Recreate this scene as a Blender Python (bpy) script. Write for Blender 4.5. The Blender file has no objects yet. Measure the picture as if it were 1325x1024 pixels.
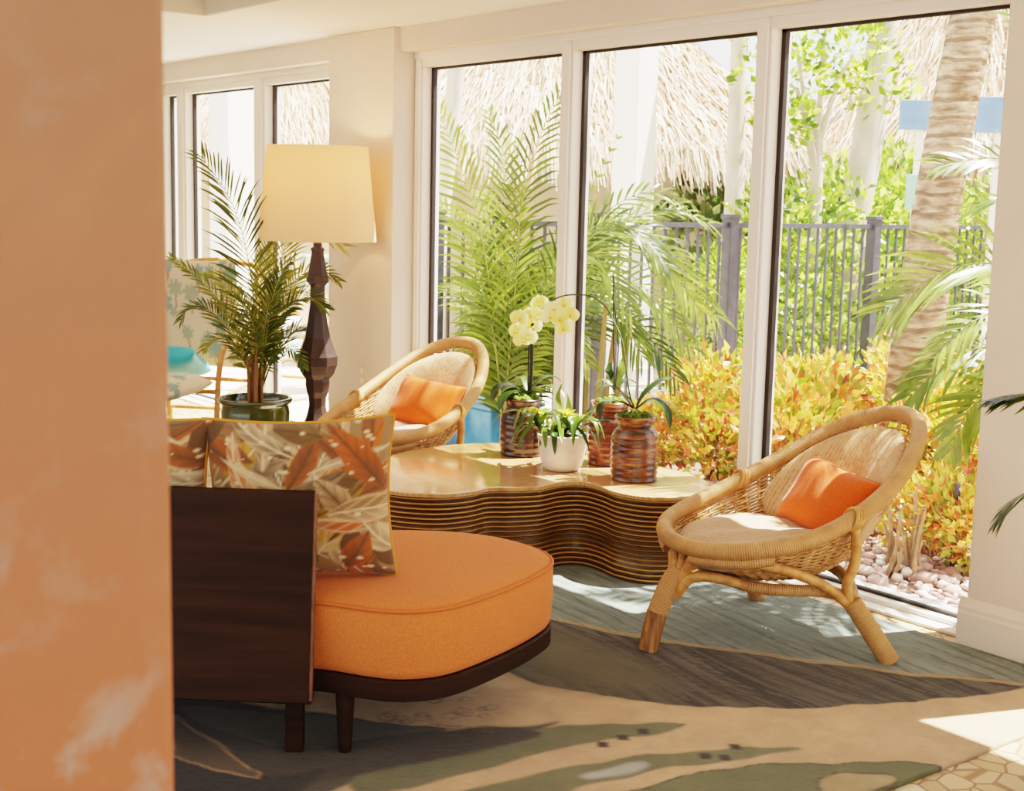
import bpy, math, random
import numpy as np
from mathutils import Vector, Matrix
rnd = random.Random(7)
S = bpy.context.scene
COL = S.collection
PI = math.pi

# ------------------------------------------------------------------ camera
F_PX, HY, ROLL, HC = 1760.0, 254.0, math.radians(1.27), 1.55
PITCH = math.atan(HY / F_PX)
HEAD = math.radians(180 - 37.8)
FW = Vector((math.cos(HEAD) * math.cos(PITCH), math.sin(HEAD) * math.cos(PITCH), -math.sin(PITCH)))
R0 = Vector((math.sin(HEAD), -math.cos(HEAD), 0))
F0 = Vector((math.cos(HEAD), math.sin(HEAD), 0))
U0 = R0.cross(FW)
UP = math.cos(ROLL) * U0 - math.sin(ROLL) * R0
RT = math.cos(ROLL) * R0 + math.sin(ROLL) * U0
cam_d = bpy.data.cameras.new('camera')
cam = bpy.data.objects.new('camera', cam_d)
COL.objects.link(cam)
m = Matrix((RT, UP, -FW)).transposed().to_4x4()
m.translation = (0, 0, HC)
cam.matrix_world = m
cam_d.sensor_width = 36.0
cam_d.lens = F_PX / 1325 * 36.0
cam_d.clip_start = 0.05
cam_d.clip_end = 200
cam_d.dof.use_dof = True
cam_d.dof.focus_distance = 4.9
cam_d.dof.aperture_fstop = 6.3
S.camera = cam
CAM = Vector((0, 0, HC))


def ray(x, y):
    return FW + (x - 662.5) / F_PX * RT + (512 - y) / F_PX * UP


def dep(x, y, d):            # measured point of the place: seen at (x, y), d metres away along the view axis
    return CAM + d * ray(x, y)


def onz(x, y, z=0.0):
    r = ray(x, y)
    return CAM + r * ((z - HC) / r.z)


def rd(r, d, z=0.0):
    v = R0 * r + F0 * d
    return Vector((v.x, v.y, z))


# ------------------------------------------------------------------ mesh helpers
class MB:
    def __init__(self):
        self.v, self.f, self.uv, self.mi = [], [], [], []

    def add(self, verts, faces, uvs=None, mi=0):
        o = len(self.v)
        self.v.extend([tuple(p) for p in verts])
        for k, fc in enumerate(faces):
            self.f.append(tuple(i + o for i in fc))
            self.uv.append(uvs[k] if uvs else None)
            self.mi.append(mi)

    def box(self, x0, x1, y0, y1, z0, z1, mi=0):
        vs = [(x, y, z) for z in (z0, z1) for y in (y0, y1) for x in (x0, x1)]
        self.add(vs, [(0, 2, 3, 1), (4, 5, 7, 6), (0, 1, 5, 4), (2, 6, 7, 3), (0, 4, 6, 2), (1, 3, 7, 5)], mi=mi)

    def grid(self, rows, closed_u=False, closed_v=False, uvfun=None, mi=0):
        n, mm = len(rows), len(rows[0])
        vs = [p for r in rows for p in r]
        fs, us = [], []
        for i in range(n if closed_v else n - 1):
            for j in range(mm if closed_u else mm - 1):
                a, b = i, (i + 1) % n
                c, d = j, (j + 1) % mm
                fs.append((a * mm + c, a * mm + d, b * mm + d, b * mm + c))
                if uvfun:
                    us.append([uvfun(i, j), uvfun(i, j + 1), uvfun(i + 1, j + 1), uvfun(i + 1, j)])
        self.add(vs, fs, us if uvfun else None, mi)

    def tube(self, path, rad, sides=8, closed=False, cap=True, mi=0):
        P = [Vector(p) for p in path]
        n = len(P)
        R = rad if isinstance(rad, (list, tuple)) else [rad] * n
        T = []
        for i in range(n):
            if closed:
                t = P[(i + 1) % n] - P[i - 1]
            else:
                t = P[min(i + 1, n - 1)] - P[max(i - 1, 0)]
            T.append(t.normalized() if t.length > 1e-9 else Vector((0, 0, 1)))
        ref = Vector((0, 0, 1)) if abs(T[0].z) < .9 else Vector((1, 0, 0))
        N = (ref - T[0] * ref.dot(T[0])).normalized()
        rows, L, ls = [], 0.0, []
        for i in range(n):
            if i:
                L += (P[i] - P[i - 1]).length
                N = N - T[i] * N.dot(T[i])
                N = N.normalized() if N.length > 1e-6 else T[i].orthogonal().normalized()
            B = T[i].cross(N)
            ls.append(L)
            rows.append([P[i] + (N * math.cos(2 * PI * k / sides) + B * math.sin(2 * PI * k / sides)) * R[i] for k in range(sides)])
        ls.append(L + (P[0] - P[-1]).length)
        o = len(self.v)
        self.grid(rows, closed_u=True, closed_v=closed, uvfun=lambda i, j: (j / sides, ls[i]), mi=mi)
        if cap and not closed:
            self.add(rows[0], [tuple(range(sides))[::-1]], [[(0, 0)] * sides], mi)
            self.add(rows[-1], [tuple(range(sides))], [[(0, L)] * sides], mi)

    def lathe(self, prof, seg=32, c=(0, 0, 0), mi=0, cap=True, rot=0.0):
        rows = [[(c[0] + r * math.cos(2 * PI * k / seg + rot), c[1] + r * math.sin(2 * PI * k / seg + rot), c[2] + z) for k in range(seg)] for r, z in prof]
        self.grid(rows, closed_u=True, uvfun=lambda i, j: (j / seg, prof[min(i, len(prof) - 1)][1]), mi=mi)
        if cap:
            self.add(rows[0], [tuple(range(seg))[::-1]], None, mi)
            self.add(rows[-1], [tuple(range(seg))], None, mi)

    def build(self, name, mats, parent=None, smooth=True, label=None, kind=None, angle=None):
        me = bpy.data.meshes.new(name)
        me.from_pydata(self.v, [], self.f)
        if any(u is not None for u in self.uv):
            ul = me.uv_layers.new(name='UVMap')
            data = []
            for fc, u in zip(self.f, self.uv):
                if u is None:
                    u = [(0.5, 0.5)] * len(fc)
                for q in u:
                    data.extend(q)
            ul.data.foreach_set('uv', data)
        if not isinstance(mats, (list, tuple)):
            mats = [mats]
        for mt in mats:
            me.materials.append(mt)
        me.polygons.foreach_set('material_index', self.mi)
        if smooth:
            me.polygons.foreach_set('use_smooth', [True] * len(self.f))
        me.update()
        if smooth and angle:
            try:
                me.set_sharp_from_angle(angle=math.radians(angle))
            except Exception:
                pass
        o = bpy.data.objects.new(name, me)
        COL.objects.link(o)
        if parent is not None:
            o.parent = parent
        if label:
            o['label'] = label
        if kind:
            o['kind'] = kind
        return o


def bevel(o, w, seg=2):
    b = o.modifiers.new('bevel', 'BEVEL')
    b.width = w
    b.segments = seg
    b.limit_method = 'ANGLE'
    b.angle_limit = math.radians(40)
    return o


def tag(o, label, cat, group=None, kind=None):
    o['label'] = label
    o['category'] = cat
    if group:
        o['group'] = group
    if kind:
        o['kind'] = kind
    return o


def thing(name, label, cat, loc=(0, 0, 0), rz=0.0, group=None):
    o = bpy.data.objects.new(name, None)
    COL.objects.link(o)
    o.location = loc
    o.rotation_euler = (0, 0, rz)
    o.empty_display_size = .1
    return tag(o, label, cat, group)


def dup(root, loc, rz, label=None, group=None, scale=None):
    c = root.copy()
    COL.objects.link(c)
    c.location = loc
    c.rotation_euler = (0, 0, rz)
    if scale:
        c.scale = (scale,) * 3
    if label:
        c['label'] = label
    if group:
        c['group'] = group
    for ch in list(root.children):
        d = ch.copy()
        COL.objects.link(d)
        d.parent = c
        for g in list(ch.children):
            e = g.copy()
            COL.objects.link(e)
            e.parent = d
    return c


def struct(o):
    o['kind'] = 'structure'
    return o


def sbox(name, x0, x1, y0, y1, z0, z1, mt, parent=None, bv=0.0):
    b = MB()
    b.box(x0, x1, y0, y1, z0, z1)
    o = b.build(name, mt, parent, smooth=False)
    if bv:
        bevel(o, bv)
    if parent is None:
        struct(o)
    return o


def catmull(pts, n=8, closed=False):
    P = [Vector(p) for p in pts]
    k = len(P)
    out = []
    for i in range(k if closed else k - 1):
        if closed:
            a, b, c, d = P[i - 1], P[i], P[(i + 1) % k], P[(i + 2) % k]
        else:
            a, b, c, d = P[max(i - 1, 0)], P[i], P[i + 1], P[min(i + 2, k - 1)]
        for j in range(n):
            t = j / n
            out.append(0.5 * ((2 * b) + (c - a) * t + (2 * a - 5 * b + 4 * c - d) * t * t + (3 * b - a - 3 * c + d) * t ** 3))
    if not closed:
        out.append(P[-1])
    return out


def resample(pts, n, closed=False):
    P = [Vector(p) for p in pts]
    if closed:
        P = P + [P[0]]
    L = [0.0]
    for i in range(1, len(P)):
        L.append(L[-1] + (P[i] - P[i - 1]).length)
    out, k = [], 0
    m_ = n if closed else n - 1
    for i in range(n):
        s = L[-1] * i / m_
        while k < len(P) - 2 and L[k + 1] < s:
            k += 1
        d = L[k + 1] - L[k]
        out.append(P[k].lerp(P[k + 1], (s - L[k]) / d if d > 1e-9 else 0))
    return out


# ------------------------------------------------------------------ materials
def lin(c):
    def g(v):
        v /= 255.0
        return v / 12.92 if v <= .04045 else ((v + .055) / 1.055) ** 2.4
    return (g(c[0]), g(c[1]), g(c[2]), 1)


class NT:
    def __init__(self, name):
        self.m = bpy.data.materials.new(name)
        self.m.use_nodes = True
        self.t = self.m.node_tree
        self.t.nodes.clear()
        self.out = self.n('ShaderNodeOutputMaterial')

    def n(self, typ, **kw):
        x = self.t.nodes.new(typ)
        for k, v in kw.items():
            setattr(x, k, v)
        return x

    def set(self, node, key, val):
        s = node.inputs[key]
        if isinstance(val, bpy.types.NodeSocket):
            self.t.links.new(val, s)
        else:
            s.default_value = val

    def coord(self, kind='Object', scale=(1, 1, 1), rot=(0, 0, 0)):
        c = self.n('ShaderNodeTexCoord')
        mp = self.n('ShaderNodeMapping')
        self.set(mp, 'Vector', c.outputs[kind])
        mp.inputs['Scale'].default_value = scale
        mp.inputs['Rotation'].default_value = rot
        return mp.outputs[0]

    def noise(self, vec, scale, detail=4, dist=0.0, rough=.5):
        x = self.n('ShaderNodeTexNoise')
        self.set(x, 'Vector', vec)
        self.set(x, 'Scale', scale)
        self.set(x, 'Detail', detail)
        self.set(x, 'Distortion', dist)
        self.set(x, 'Roughness', rough)
        return x.outputs['Fac']

    def voro(self, vec, scale, feature='F1', out='Distance', rand=1.0):
        x = self.n('ShaderNodeTexVoronoi', feature=feature)
        self.set(x, 'Vector', vec)
        self.set(x, 'Scale', scale)
        self.set(x, 'Randomness', rand)
        return x.outputs[out]

    def wave(self, vec, scale, dist=0.0, dscale=1.0, direction='X', typ='BANDS'):
        x = self.n('ShaderNodeTexWave', wave_type=typ)
        if typ == 'BANDS':
            x.bands_direction = direction
        self.set(x, 'Vector', vec)
        self.set(x, 'Scale', scale)
        self.set(x, 'Distortion', dist)
        self.set(x, 'Detail Scale', dscale)
        return x.outputs['Fac']

    def ramp(self, fac, stops, interp='LINEAR'):
        x = self.n('ShaderNodeValToRGB')
        x.color_ramp.interpolation = interp
        e = x.color_ramp.elements
        while len(e) < len(stops):
            e.new(.5)
        for k, (p, c) in enumerate(stops):
            e[k].position = p
            e[k].color = c if len(c) == 4 else lin(c)
        self.set(x, 'Fac', fac)
        return x.outputs['Color']

    def mix(self, fac, a, b, blend='MIX'):
        x = self.n('ShaderNodeMix', data_type='RGBA', blend_type=blend)
        self.set(x, 0, fac)
        self.set(x, 6, a)
        self.set(x, 7, b)
        return x.outputs[2]

    def math(self, op, a, b=None, clamp=False):
        x = self.n('ShaderNodeMath', operation=op, use_clamp=clamp)
        self.set(x, 0, a)
        if b is not None:
            self.set(x, 1, b)
        return x.outputs[0]

    def bump(self, h, strength=.3, dist=.01):
        x = self.n('ShaderNodeBump')
        self.set(x, 'Height', h)
        self.set(x, 'Strength', strength)
        self.set(x, 'Distance', dist)
        return x.outputs[0]

    def bsdf(self, color, rough=.6, normal=None, metallic=0.0, coat=0.0, spec=.5, sheen=0.0, **kw):
        x = self.n('ShaderNodeBsdfPrincipled')
        self.set(x, 'Base Color', color)
        self.set(x, 'Roughness', rough)
        self.set(x, 'Metallic', metallic)
        self.set(x, 'Coat Weight', coat)
        self.set(x, 'Coat Roughness', .08)
        self.set(x, 'Specular IOR Level', spec)
        self.set(x, 'Sheen Weight', sheen)
        for k, v in kw.items():
            self.set(x, k, v)
        if normal is not None:
            self.set(x, 'Normal', normal)
        return x.outputs[0]

    def done(self, sh):
        self.t.links.new(sh, self.out.inputs['Surface'])
        return self.m


def pm(name, c1, c2=None, scale=20, rough=.6, bump=0.0, bscale=80, bdist=.004, metallic=0, coat=0, stretch=(1, 1, 1), spec=.5, sheen=0, detail=4, lo=.35, hi=.65):
    t = NT(name)
    v = t.coord('Object', stretch)
    col = lin(c1)
    if c2:
        col = t.ramp(t.noise(v, scale, detail), [(lo, c1), (hi, c2)])
    nr = t.bump(t.noise(v, bscale, 3), bump, bdist) if bump else None
    return t.done(t.bsdf(col, rough, nr, metallic, coat, spec, sheen))


def leafmat(name, stops, rough=.45, trans=.35, tcol=1.6, noise=0.35, spec=.5):
    t = NT(name)
    uv = t.n('ShaderNodeTexCoord').outputs['UV']
    sp = t.n('ShaderNodeSeparateXYZ')
    t.set(sp, 0, uv)
    fac = sp.outputs[0]
    if noise:
        nz = t.noise(t.coord('Object'), 25, 2)
        fac = t.math('ADD', fac, t.math('MULTIPLY', t.math('SUBTRACT', nz, .5), noise), clamp=True)
    col = t.ramp(fac, stops)
    p = t.bsdf(col, rough, spec=spec)
    tr = t.n('ShaderNodeBsdfTranslucent')
    t.set(tr, 'Color', t.mix(1.0, col, (tcol, tcol, tcol * .6, 1), 'MULTIPLY'))
    mx = t.n('ShaderNodeMixShader')
    t.set(mx, 0, trans)
    t.t.links.new(p, mx.inputs[1])
    t.t.links.new(tr.outputs[0], mx.inputs[2])
    return t.done(mx.outputs[0])


M = {}
M['wall'] = pm('wall_paint', (228, 214, 197), (223, 209, 192), 3, .85, .08, 180, .002)
M['ceil'] = pm('ceiling_paint', (242, 236, 228), None, rough=.9)
M['tray'] = pm('ceiling_tray_paint', (214, 202, 182), None, rough=.9)
M['frame'] = pm('window_frame_paint', (240, 232, 220), None, rough=.45)
M['base'] = pm('baseboard_paint', (234, 222, 204), None, rough=.5)
M['gasket'] = pm('window_gasket', (46, 38, 34), None, rough=.6)
M['black'] = pm('fence_paint', (66, 65, 74), (78, 77, 86), 15, .4)
M['conc'] = pm('patio_concrete', (226, 218, 206), (205, 196, 182), 2.5, .9, .1, 60)
M['soil'] = pm('garden_soil', (178, 152, 130), (128, 100, 84), 9, .95, .4, 40, .02)
M['white_col'] = pm('white_column_paint', (244, 238, 228), None, rough=.8)
M['hutwall'] = pm('pavilion_wall', (206, 192, 168), (196, 180, 158), 2, .9)

# orange weathered plaster
t = NT('orange_plaster')
v = t.coord('Object')
a = t.noise(v, 3.0, 6, .6, .6)
b = t.noise(v, 9.0, 5, .3, .65)
sep = t.n('ShaderNodeSeparateXYZ')
t.set(sep, 0, v)
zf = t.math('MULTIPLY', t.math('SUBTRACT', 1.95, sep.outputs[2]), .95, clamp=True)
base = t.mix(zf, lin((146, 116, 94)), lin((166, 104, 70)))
c = t.mix(t.math('MULTIPLY', t.math('SUBTRACT', a, .47), 3.4, clamp=True), base, lin((174, 124, 94)))
patch = t.math('MULTIPLY', t.math('SUBTRACT', b, .53), 9, clamp=True)
patch = t.math('MULTIPLY', patch, t.math('MULTIPLY', t.math('SUBTRACT', t.noise(v, 4.0, 3), .40), 6, clamp=True))
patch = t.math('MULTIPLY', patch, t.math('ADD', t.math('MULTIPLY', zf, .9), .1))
c = t.mix(t.math('MULTIPLY', patch, .75), c, lin((158, 146, 134)))
M['plaster'] = t.done(t.bsdf(c, .7, t.bump(b, .15, .01), spec=.3))

# floor mosaic
t = NT('mosaic_floor')
v = t.coord('Object')
e = t.voro(v, 13, 'DISTANCE_TO_EDGE')
cc = t.n('ShaderNodeTexVoronoi', feature='F1')
t.set(cc, 'Vector', v)
t.set(cc, 'Scale', 13)
tile = t.ramp(t.math('FRACT', t.math('MULTIPLY', cc.outputs['Color'], 3.7)), [(0, (190, 158, 116)), (.5, (206, 180, 140)), (.8, (178, 146, 106)), (1, (222, 206, 176))])
g = t.math('MULTIPLY', t.math('SUBTRACT', e, .03), 30, clamp=True)
M['mosaic'] = t.done(t.bsdf(t.mix(g, lin((150, 116, 82)), tile), .42, t.bump(g, .25, .004)))

# rug (colours laid out per point on the mesh, with woven pile noise)
t = NT('rug_pile')
at = t.n('ShaderNodeAttribute', attribute_name='Col')
v = t.coord('Object')
n1 = t.noise(v, 6, 6, .6, .65)
n2 = t.noise(v, 260, 3)
c = t.mix(t.math('MULTIPLY', t.math('SUBTRACT', n1, .34), 2.6, clamp=True), t.mix(1.0, at.outputs['Color'], (.74, .73, .72, 1), 'MULTIPLY'), at.outputs['Color'])
c = t.mix(t.math('MULTIPLY', n2, .35), c, t.mix(1.0, c, (.55, .55, .55, 1), 'MULTIPLY'))
M['rug'] = t.done(t.bsdf(c, .95, t.bump(n2, .5, .006), spec=.15, sheen=.2))


def striped(name, c1, c2, per, rough=.5, strength=.6, nz=.25, along=1):
    t = NT(name)
    uv = t.n('ShaderNodeTexCoord').outputs['UV']
    sp = t.n('ShaderNodeSeparateXYZ')
    t.set(sp, 0, uv)
    w = t.math('ABSOLUTE', t.math('SINE', t.math('MULTIPLY', sp.outputs[along], PI / per)))
    v = t.coord('Object')
    n = t.noise(v, 14, 5)
    c = t.mix(t.math('MULTIPLY', t.math('SUBTRACT', n, .35), 2.2, clamp=True), lin(c1), lin(c2))
    dk = t.mix(1.0, c, (.42, .34, .26, 1), 'MULTIPLY')
    c = t.mix(t.math('POWER', w, .45), dk, c)
    return t.done(t.bsdf(c, rough, t.bump(t.math('POWER', w, .5), strength, .004)))


M['wrap'] = striped('rattan_binding', (208, 160, 104), (180, 130, 78), .0075)
M['cane'] = pm('rattan_cane', (212, 160, 96), (178, 122, 66), 30, .45, .1, 60)
M['canefoot'] = pm('rattan_bare_foot', (176, 124, 72), (104, 66, 34), 60, .5, .3, 80, stretch=(1, 1, .07))
M['weave'] = pm('wicker_strand', (214, 168, 110), (170, 118, 66), 40, .55)

# chair cushion fabric: beige with fine rust vertical dashes
t = NT('cushion_fabric')
v = t.coord('Object')
w = t.wave(t.coord('Object', (1, 1, 1)), 22, 1.2, 3, 'Y')
nn = t.noise(t.coord('Object', (1, 1, .25)), 120, 3)
f = t.math('MULTIPLY', t.math('MULTIPLY', t.math('SUBTRACT', w, .62), 5, clamp=True), t.math('MULTIPLY', t.math('SUBTRACT', nn, .44), 8, clamp=True))
c = t.mix(t.math('MULTIPLY', f, .7), lin((208, 172, 130)), lin((180, 106, 62)))
c = t.mix(t.math('MULTIPLY', t.noise(v, 300, 2), .25), c, lin((160, 124, 90)))
M['cushion'] = t.done(t.bsdf(c, .9, t.bump(t.noise(v, 7, 3), .5, .03), spec=.2, sheen=.2))
M['cushion2'] = pm('seat_cushion_fabric', (200, 168, 136), (180, 144, 112), 160, .9, .35, 9, .03, spec=.2, sheen=.2)
M['orange'] = pm('orange_velvet', (208, 126, 74), (198, 114, 62), 160, .9, .25, 240, .002, spec=.1, sheen=.08)
M['orange2'] = pm('orange_pillow_linen', (224, 104, 34), (208, 88, 24), 200, .85, .3, 220, .002, spec=.2, sheen=.25)
M['piping'] = pm('orange_piping', (196, 106, 52), None, rough=.8)
M['goldpipe'] = pm('golden_piping', (196, 136, 44), None, rough=.7)
M['walnut'] = pm('dark_walnut', (56, 36, 23), (42, 27, 17), 5, .6, .06, 60, stretch=(.4, .4, 6), spec=.2)
M['walnutedge'] = pm('walnut_edge', (118, 78, 48), (96, 60, 36), 20, .5)
M['lampwood'] = pm('lamp_dark_wood', (64, 48, 42), (52, 38, 33), 6, .38, .05, 40, stretch=(3, 3, .4))
M['pot'] = pm('green_glaze', (44, 56, 22), (66, 76, 34), 6, .12, .1, 14, .01, coat=.8)
M['potmulch'] = pm('pot_soil', (120, 100, 78), (90, 72, 54), 40, .95, .6, 60, .02)
M['moss'] = pm('moss', (110, 128, 34), (66, 84, 22), 90, .95, .8, 120, .01)
M['whitepot'] = pm('white_ceramic', (236, 226, 212), (226, 214, 198), 18, .55, .15, 30, .006)
M['plate'] = pm('outlet_plate', (222, 208, 184), None, rough=.4)
M['stake'] = pm('dark_stake', (44, 40, 22), None, rough=.6)
M['stemg'] = pm('green_stem', (86, 96, 36), (64, 70, 28), 30, .5)
M['palmstem'] = pm('palm_stem', (122, 118, 58), (150, 118, 70), 8, .6, stretch=(1, 1, .3))
M['canebase'] = pm('palm_cane_base', (150, 100, 62), (112, 84, 46), 14, .7, stretch=(2, 2, .4))
M['bluet'] = pm('blue_tile', (48, 128, 178), (84, 158, 196), 9, .3, .1, 20)
M['bluep'] = pm('blue_panel', (112, 150, 190), (130, 166, 200), 4, .7)
M['mintp'] = pm('mint_panel', (150, 206, 188), (160, 212, 196), 4, .6)
M['teal'] = pm('teal_satin', (38, 158, 172), (60, 176, 186), 9, .45, .2, 30, sheen=.3)
M['trunkslim'] = pm('pale_bark', (204, 192, 176), (176, 162, 146), 7, .9, .3, 30, stretch=(1, 1, .4))
M['twig'] = pm('dry_twig', (182, 150, 118), (142, 112, 84), 20, .9)


def jarmat(name, c1, c2, c3, sc):
    t = NT(name)
    w = t.noise(t.coord('Object', (1, 1, 9)), sc, 5, .3, .6)
    n = t.noise(t.coord('Object', (1, 1, .6)), 18, 4)
    c = t.ramp(w, [(.34, c1), (.54, c2), (.74, c3)])
    c = t.mix(t.math('MULTIPLY', t.math('SUBTRACT', n, .52), 5, clamp=True), c, lin(c1))
    return t.done(t.bsdf(c, .25, t.bump(w, .35, .008), coat=.6))


M['jar'] = jarmat('amber_wood_jar', (52, 28, 14), (122, 70, 34), (200, 134, 74), 7)
M['jard'] = jarmat('dark_wood_jar', (36, 20, 14), (60, 34, 24), (92, 54, 36), 5)
M['jarr'] = jarmat('red_wood_jar', (78, 36, 22), (130, 66, 42), (178, 112, 80), 7)

# laminated table
t = NT('laminated_side')
v = t.coord('Object')
sp = t.n('ShaderNodeSeparateXYZ')
t.set(sp, 0, v)
z = t.math('ADD', sp.outputs[2], t.math('MULTIPLY', t.noise(v, 4, 2), .008))
w = t.math('FRACT', t.math('MULTIPLY', z, 1 / .0205))
gap = t.math('GREATER_THAN', w, .74)
nn = t.noise(t.coord('Object', (1, 1, 6)), 22, 4)
dark = t.mix(nn, lin((58, 36, 18)), lin((110, 74, 38)))
lite = t.mix(nn, lin((166, 118, 60)), lin((216, 170, 100)))
M['tableside'] = t.done(t.bsdf(t.mix(gap, dark, lite), .3, t.bump(gap, .6, .004), coat=.3))
t = NT('laminated_top')
v = t.coord('Object', (1, 1, 1), (0, 0, .45))
w = t.wave(v, 28, 2.5, 1.2, 'X')
n = t.noise(t.coord('Object', (6, .7, 1), (0, 0, .45)), 9, 5)
c = t.mix(t.math('MULTIPLY', w, .55), lin((210, 160, 110)), lin((152, 104, 64)))
c = t.mix(t.math('MULTIPLY', n, .4), c, lin((220, 178, 120)))
M['tabletop'] = t.done(t.bsdf(c, .12, None, coat=.7))

# lamp shade
t = NT('linen_shade')
v = t.coord('Object')
fl = t.noise(v, 300, 2)
col = t.mix(t.math('MULTIPLY', fl, .3), lin((244, 226, 194)), lin((222, 198, 160)))
d = t.n('ShaderNodeBsdfDiffuse')
t.set(d, 'Color', col)
tr = t.n('ShaderNodeBsdfTranslucent')
t.set(tr, 'Color', lin((250, 220, 174)))
mx = t.n('ShaderNodeMixShader')
t.set(mx, 0, .45)
t.t.links.new(d.outputs[0], mx.inputs[1])
t.t.links.new(tr.outputs[0], mx.inputs[2])
M['shade'] = t.done(mx.outputs[0])

# window glass: clear, with a fresnel reflection
t = NT('window_glass')
fr = t.n('ShaderNodeFresnel')
t.set(fr, 'IOR', 1.35)
tp = t.n('ShaderNodeBsdfTransparent')
t.set(tp, 'Color', (.97, .97, .96, 1))
gl = t.n('ShaderNodeBsdfGlossy')
t.set(gl, 'Roughness', .01)
mx = t.n('ShaderNodeMixShader')
t.set(mx, 0, t.math('MULTIPLY', fr.outputs[0], .7))
t.t.links.new(tp.outputs[0], mx.inputs[1])
t.t.links.new(gl.outputs[0], mx.inputs[2])
M['glass'] = t.done(mx.outputs[0])

# printed fabric using a colour attribute painted on the mesh
def colmat(name, rough=.85):
    t = NT(name)
    at = t.n('ShaderNodeAttribute', attribute_name='Col')
    v = t.coord('Object')
    c = t.mix(t.math('MULTIPLY', t.noise(v, 220, 3), .3), at.outputs['Color'], t.mix(1.0, at.outputs['Color'], (.6, .56, .5, 1), 'MULTIPLY'))
    return t.done(t.bsdf(c, rough, t.bump(t.noise(v, 6, 3), .35, .02), spec=.25, sheen=.2))


M['print'] = colmat('leaf_print_fabric')
M['tropic'] = colmat('tropical_print_fabric')

M['thatch'] = None
t = NT('thatch_straw')
uv = t.n('ShaderNodeTexCoord').outputs['UV']
sp = t.n('ShaderNodeSeparateXYZ')
t.set(sp, 0, uv)
c = t.ramp(sp.outputs[0], [(0, (168, 132, 104)), (.3, (208, 174, 142)), (.6, (230, 206, 178)), (1, (248, 234, 212))])
M['thatch'] = t.done(t.bsdf(c, .9, spec=.2))
M['thatchcore'] = pm('thatch_core', (186, 150, 116), (150, 116, 88), 6, .95, .5, 20, .05, stretch=(1, 1, .3))

# ringed palm trunk
t = NT('palm_trunk_bark')
v = t.coord('Object')
sp = t.n('ShaderNodeSeparateXYZ')
t.set(sp, 0, v)
zz = t.math('ADD', t.math('MULTIPLY', sp.outputs[2], 9.0), t.math('MULTIPLY', t.noise(v, 5, 3), .7))
fr_ = t.math('FRACT', zz)
n = t.noise(t.coord('Object', (1, 1, 3)), 9, 5)
c = t.ramp(n, [(.35, (128, 104, 82)), (.5, (170, 146, 120)), (.68, (204, 182, 156))])
ring = t.math('LESS_THAN', fr_, .22)
c = t.mix(t.math('MULTIPLY', ring, .6), c, lin((98, 76, 58)))
M['trunk'] = t.done(t.bsdf(c, .9, t.bump(t.math('ADD', fr_, n), .5, .03), spec=.2))

M['leaf_areca'] = leafmat('areca_leaf', [(0, (44, 62, 16)), (.4, (88, 106, 34)), (.75, (128, 140, 54)), (1, (186, 186, 100))], .3, .3, 1.3)
M['leaf_indoor'] = leafmat('indoor_palm_leaf', [(0, (50, 64, 26)), (.45, (96, 106, 44)), (.8, (146, 146, 66)), (1, (196, 184, 96))], .4, .3, 1.3)
M['leaf_croton'] = leafmat('croton_leaf', [(0, (120, 136, 52)), (.28, (176, 180, 82)), (.5, (236, 208, 116)), (.68, (240, 172, 96)), (.86, (222, 122, 78)), (1, (150, 78, 70))], .35, .3, 1.3)
M['leaf_hedge'] = leafmat('hedge_leaf', [(0, (66, 92, 26)), (.4, (112, 140, 44)), (.8, (164, 186, 82)), (1, (208, 218, 140))], .35, .35)
M['leaf_dark'] = leafmat('dark_shrub_leaf', [(0, (52, 70, 32)), (.6, (92, 112, 56)), (1, (140, 150, 90))], .35, .25)
M['leaf_orchid'] = leafmat('orchid_leaf', [(0, (34, 52, 20)), (.6, (58, 80, 32)), (1, (104, 120, 52))], .3, .12, 1.2, .2)
M['leaf_brom'] = leafmat('bromeliad_leaf', [(0, (44, 66, 22)), (.5, (82, 108, 36)), (1, (126, 146, 58))], .3, .18, 1.2, .2)
M['leaf_bract'] = leafmat('bromeliad_bract', [(0, (164, 172, 50)), (.5, (214, 208, 84)), (1, (240, 228, 120))], .4, .35, 1.2, .2)
M['petal'] = leafmat('orchid_petal', [(0, (246, 238, 160)), (.4, (250, 246, 206)), (1, (252, 250, 232))], .6, .45, 1.1, .3)
M['lip'] = leafmat('orchid_lip', [(0, (232, 186, 90)), (1, (240, 214, 110))], .5, .3, 1.0, .3)
M['pebble'] = leafmat('gravel_stone', [(0, (120, 84, 76)), (.35, (176, 142, 130)), (.7, (212, 192, 182)), (1, (236, 226, 220))], .8, 0.0, 1, .25)


# ------------------------------------------------------------------ setting
FR_Y, GL_Y, PIER_Y, HEAD_Y = 4.33, 4.40, 4.18, 4.22
CEIL = 2.48
XL = -11.2
sbox('floor', XL, 3.2, -4.0, 4.46, -.14, 0.0, M['mosaic'])
b = MB()                              # ceiling with a recessed tray
TX, TY, TZ = -6.93, 3.25, 2.86
b.box(XL, TX, -4, 4.46, CEIL, 3.0)
b.box(TX, 3.2, TY, 4.46, CEIL, 3.0)
b.box(TX, 3.2, -4, TY, TZ, 3.0, 1)
struct(b.build('ceiling', [M['ceil'], M['tray']], smooth=False))
b = MB()
b.box(TX, 3.2, TY - .012, TY, CEIL + .004, TZ)
b.box(TX, TX + .012, -4, TY - .012, CEIL + .004, TZ)
struct(b.build('trim_1', M['tray'], smooth=False))
piers = [(-7.235, -6.525), (-2.715, -2.06), (2.3, 3.2), (XL, -10.2)]
for k, (x0, x1) in enumerate(piers):
    b = MB()
    b.box(x0, x1, PIER_Y, 4.46, 0, CEIL)
    o = struct(bevel(b.build('wall_window_pier', M['wall'], smooth=False), .006))
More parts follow.
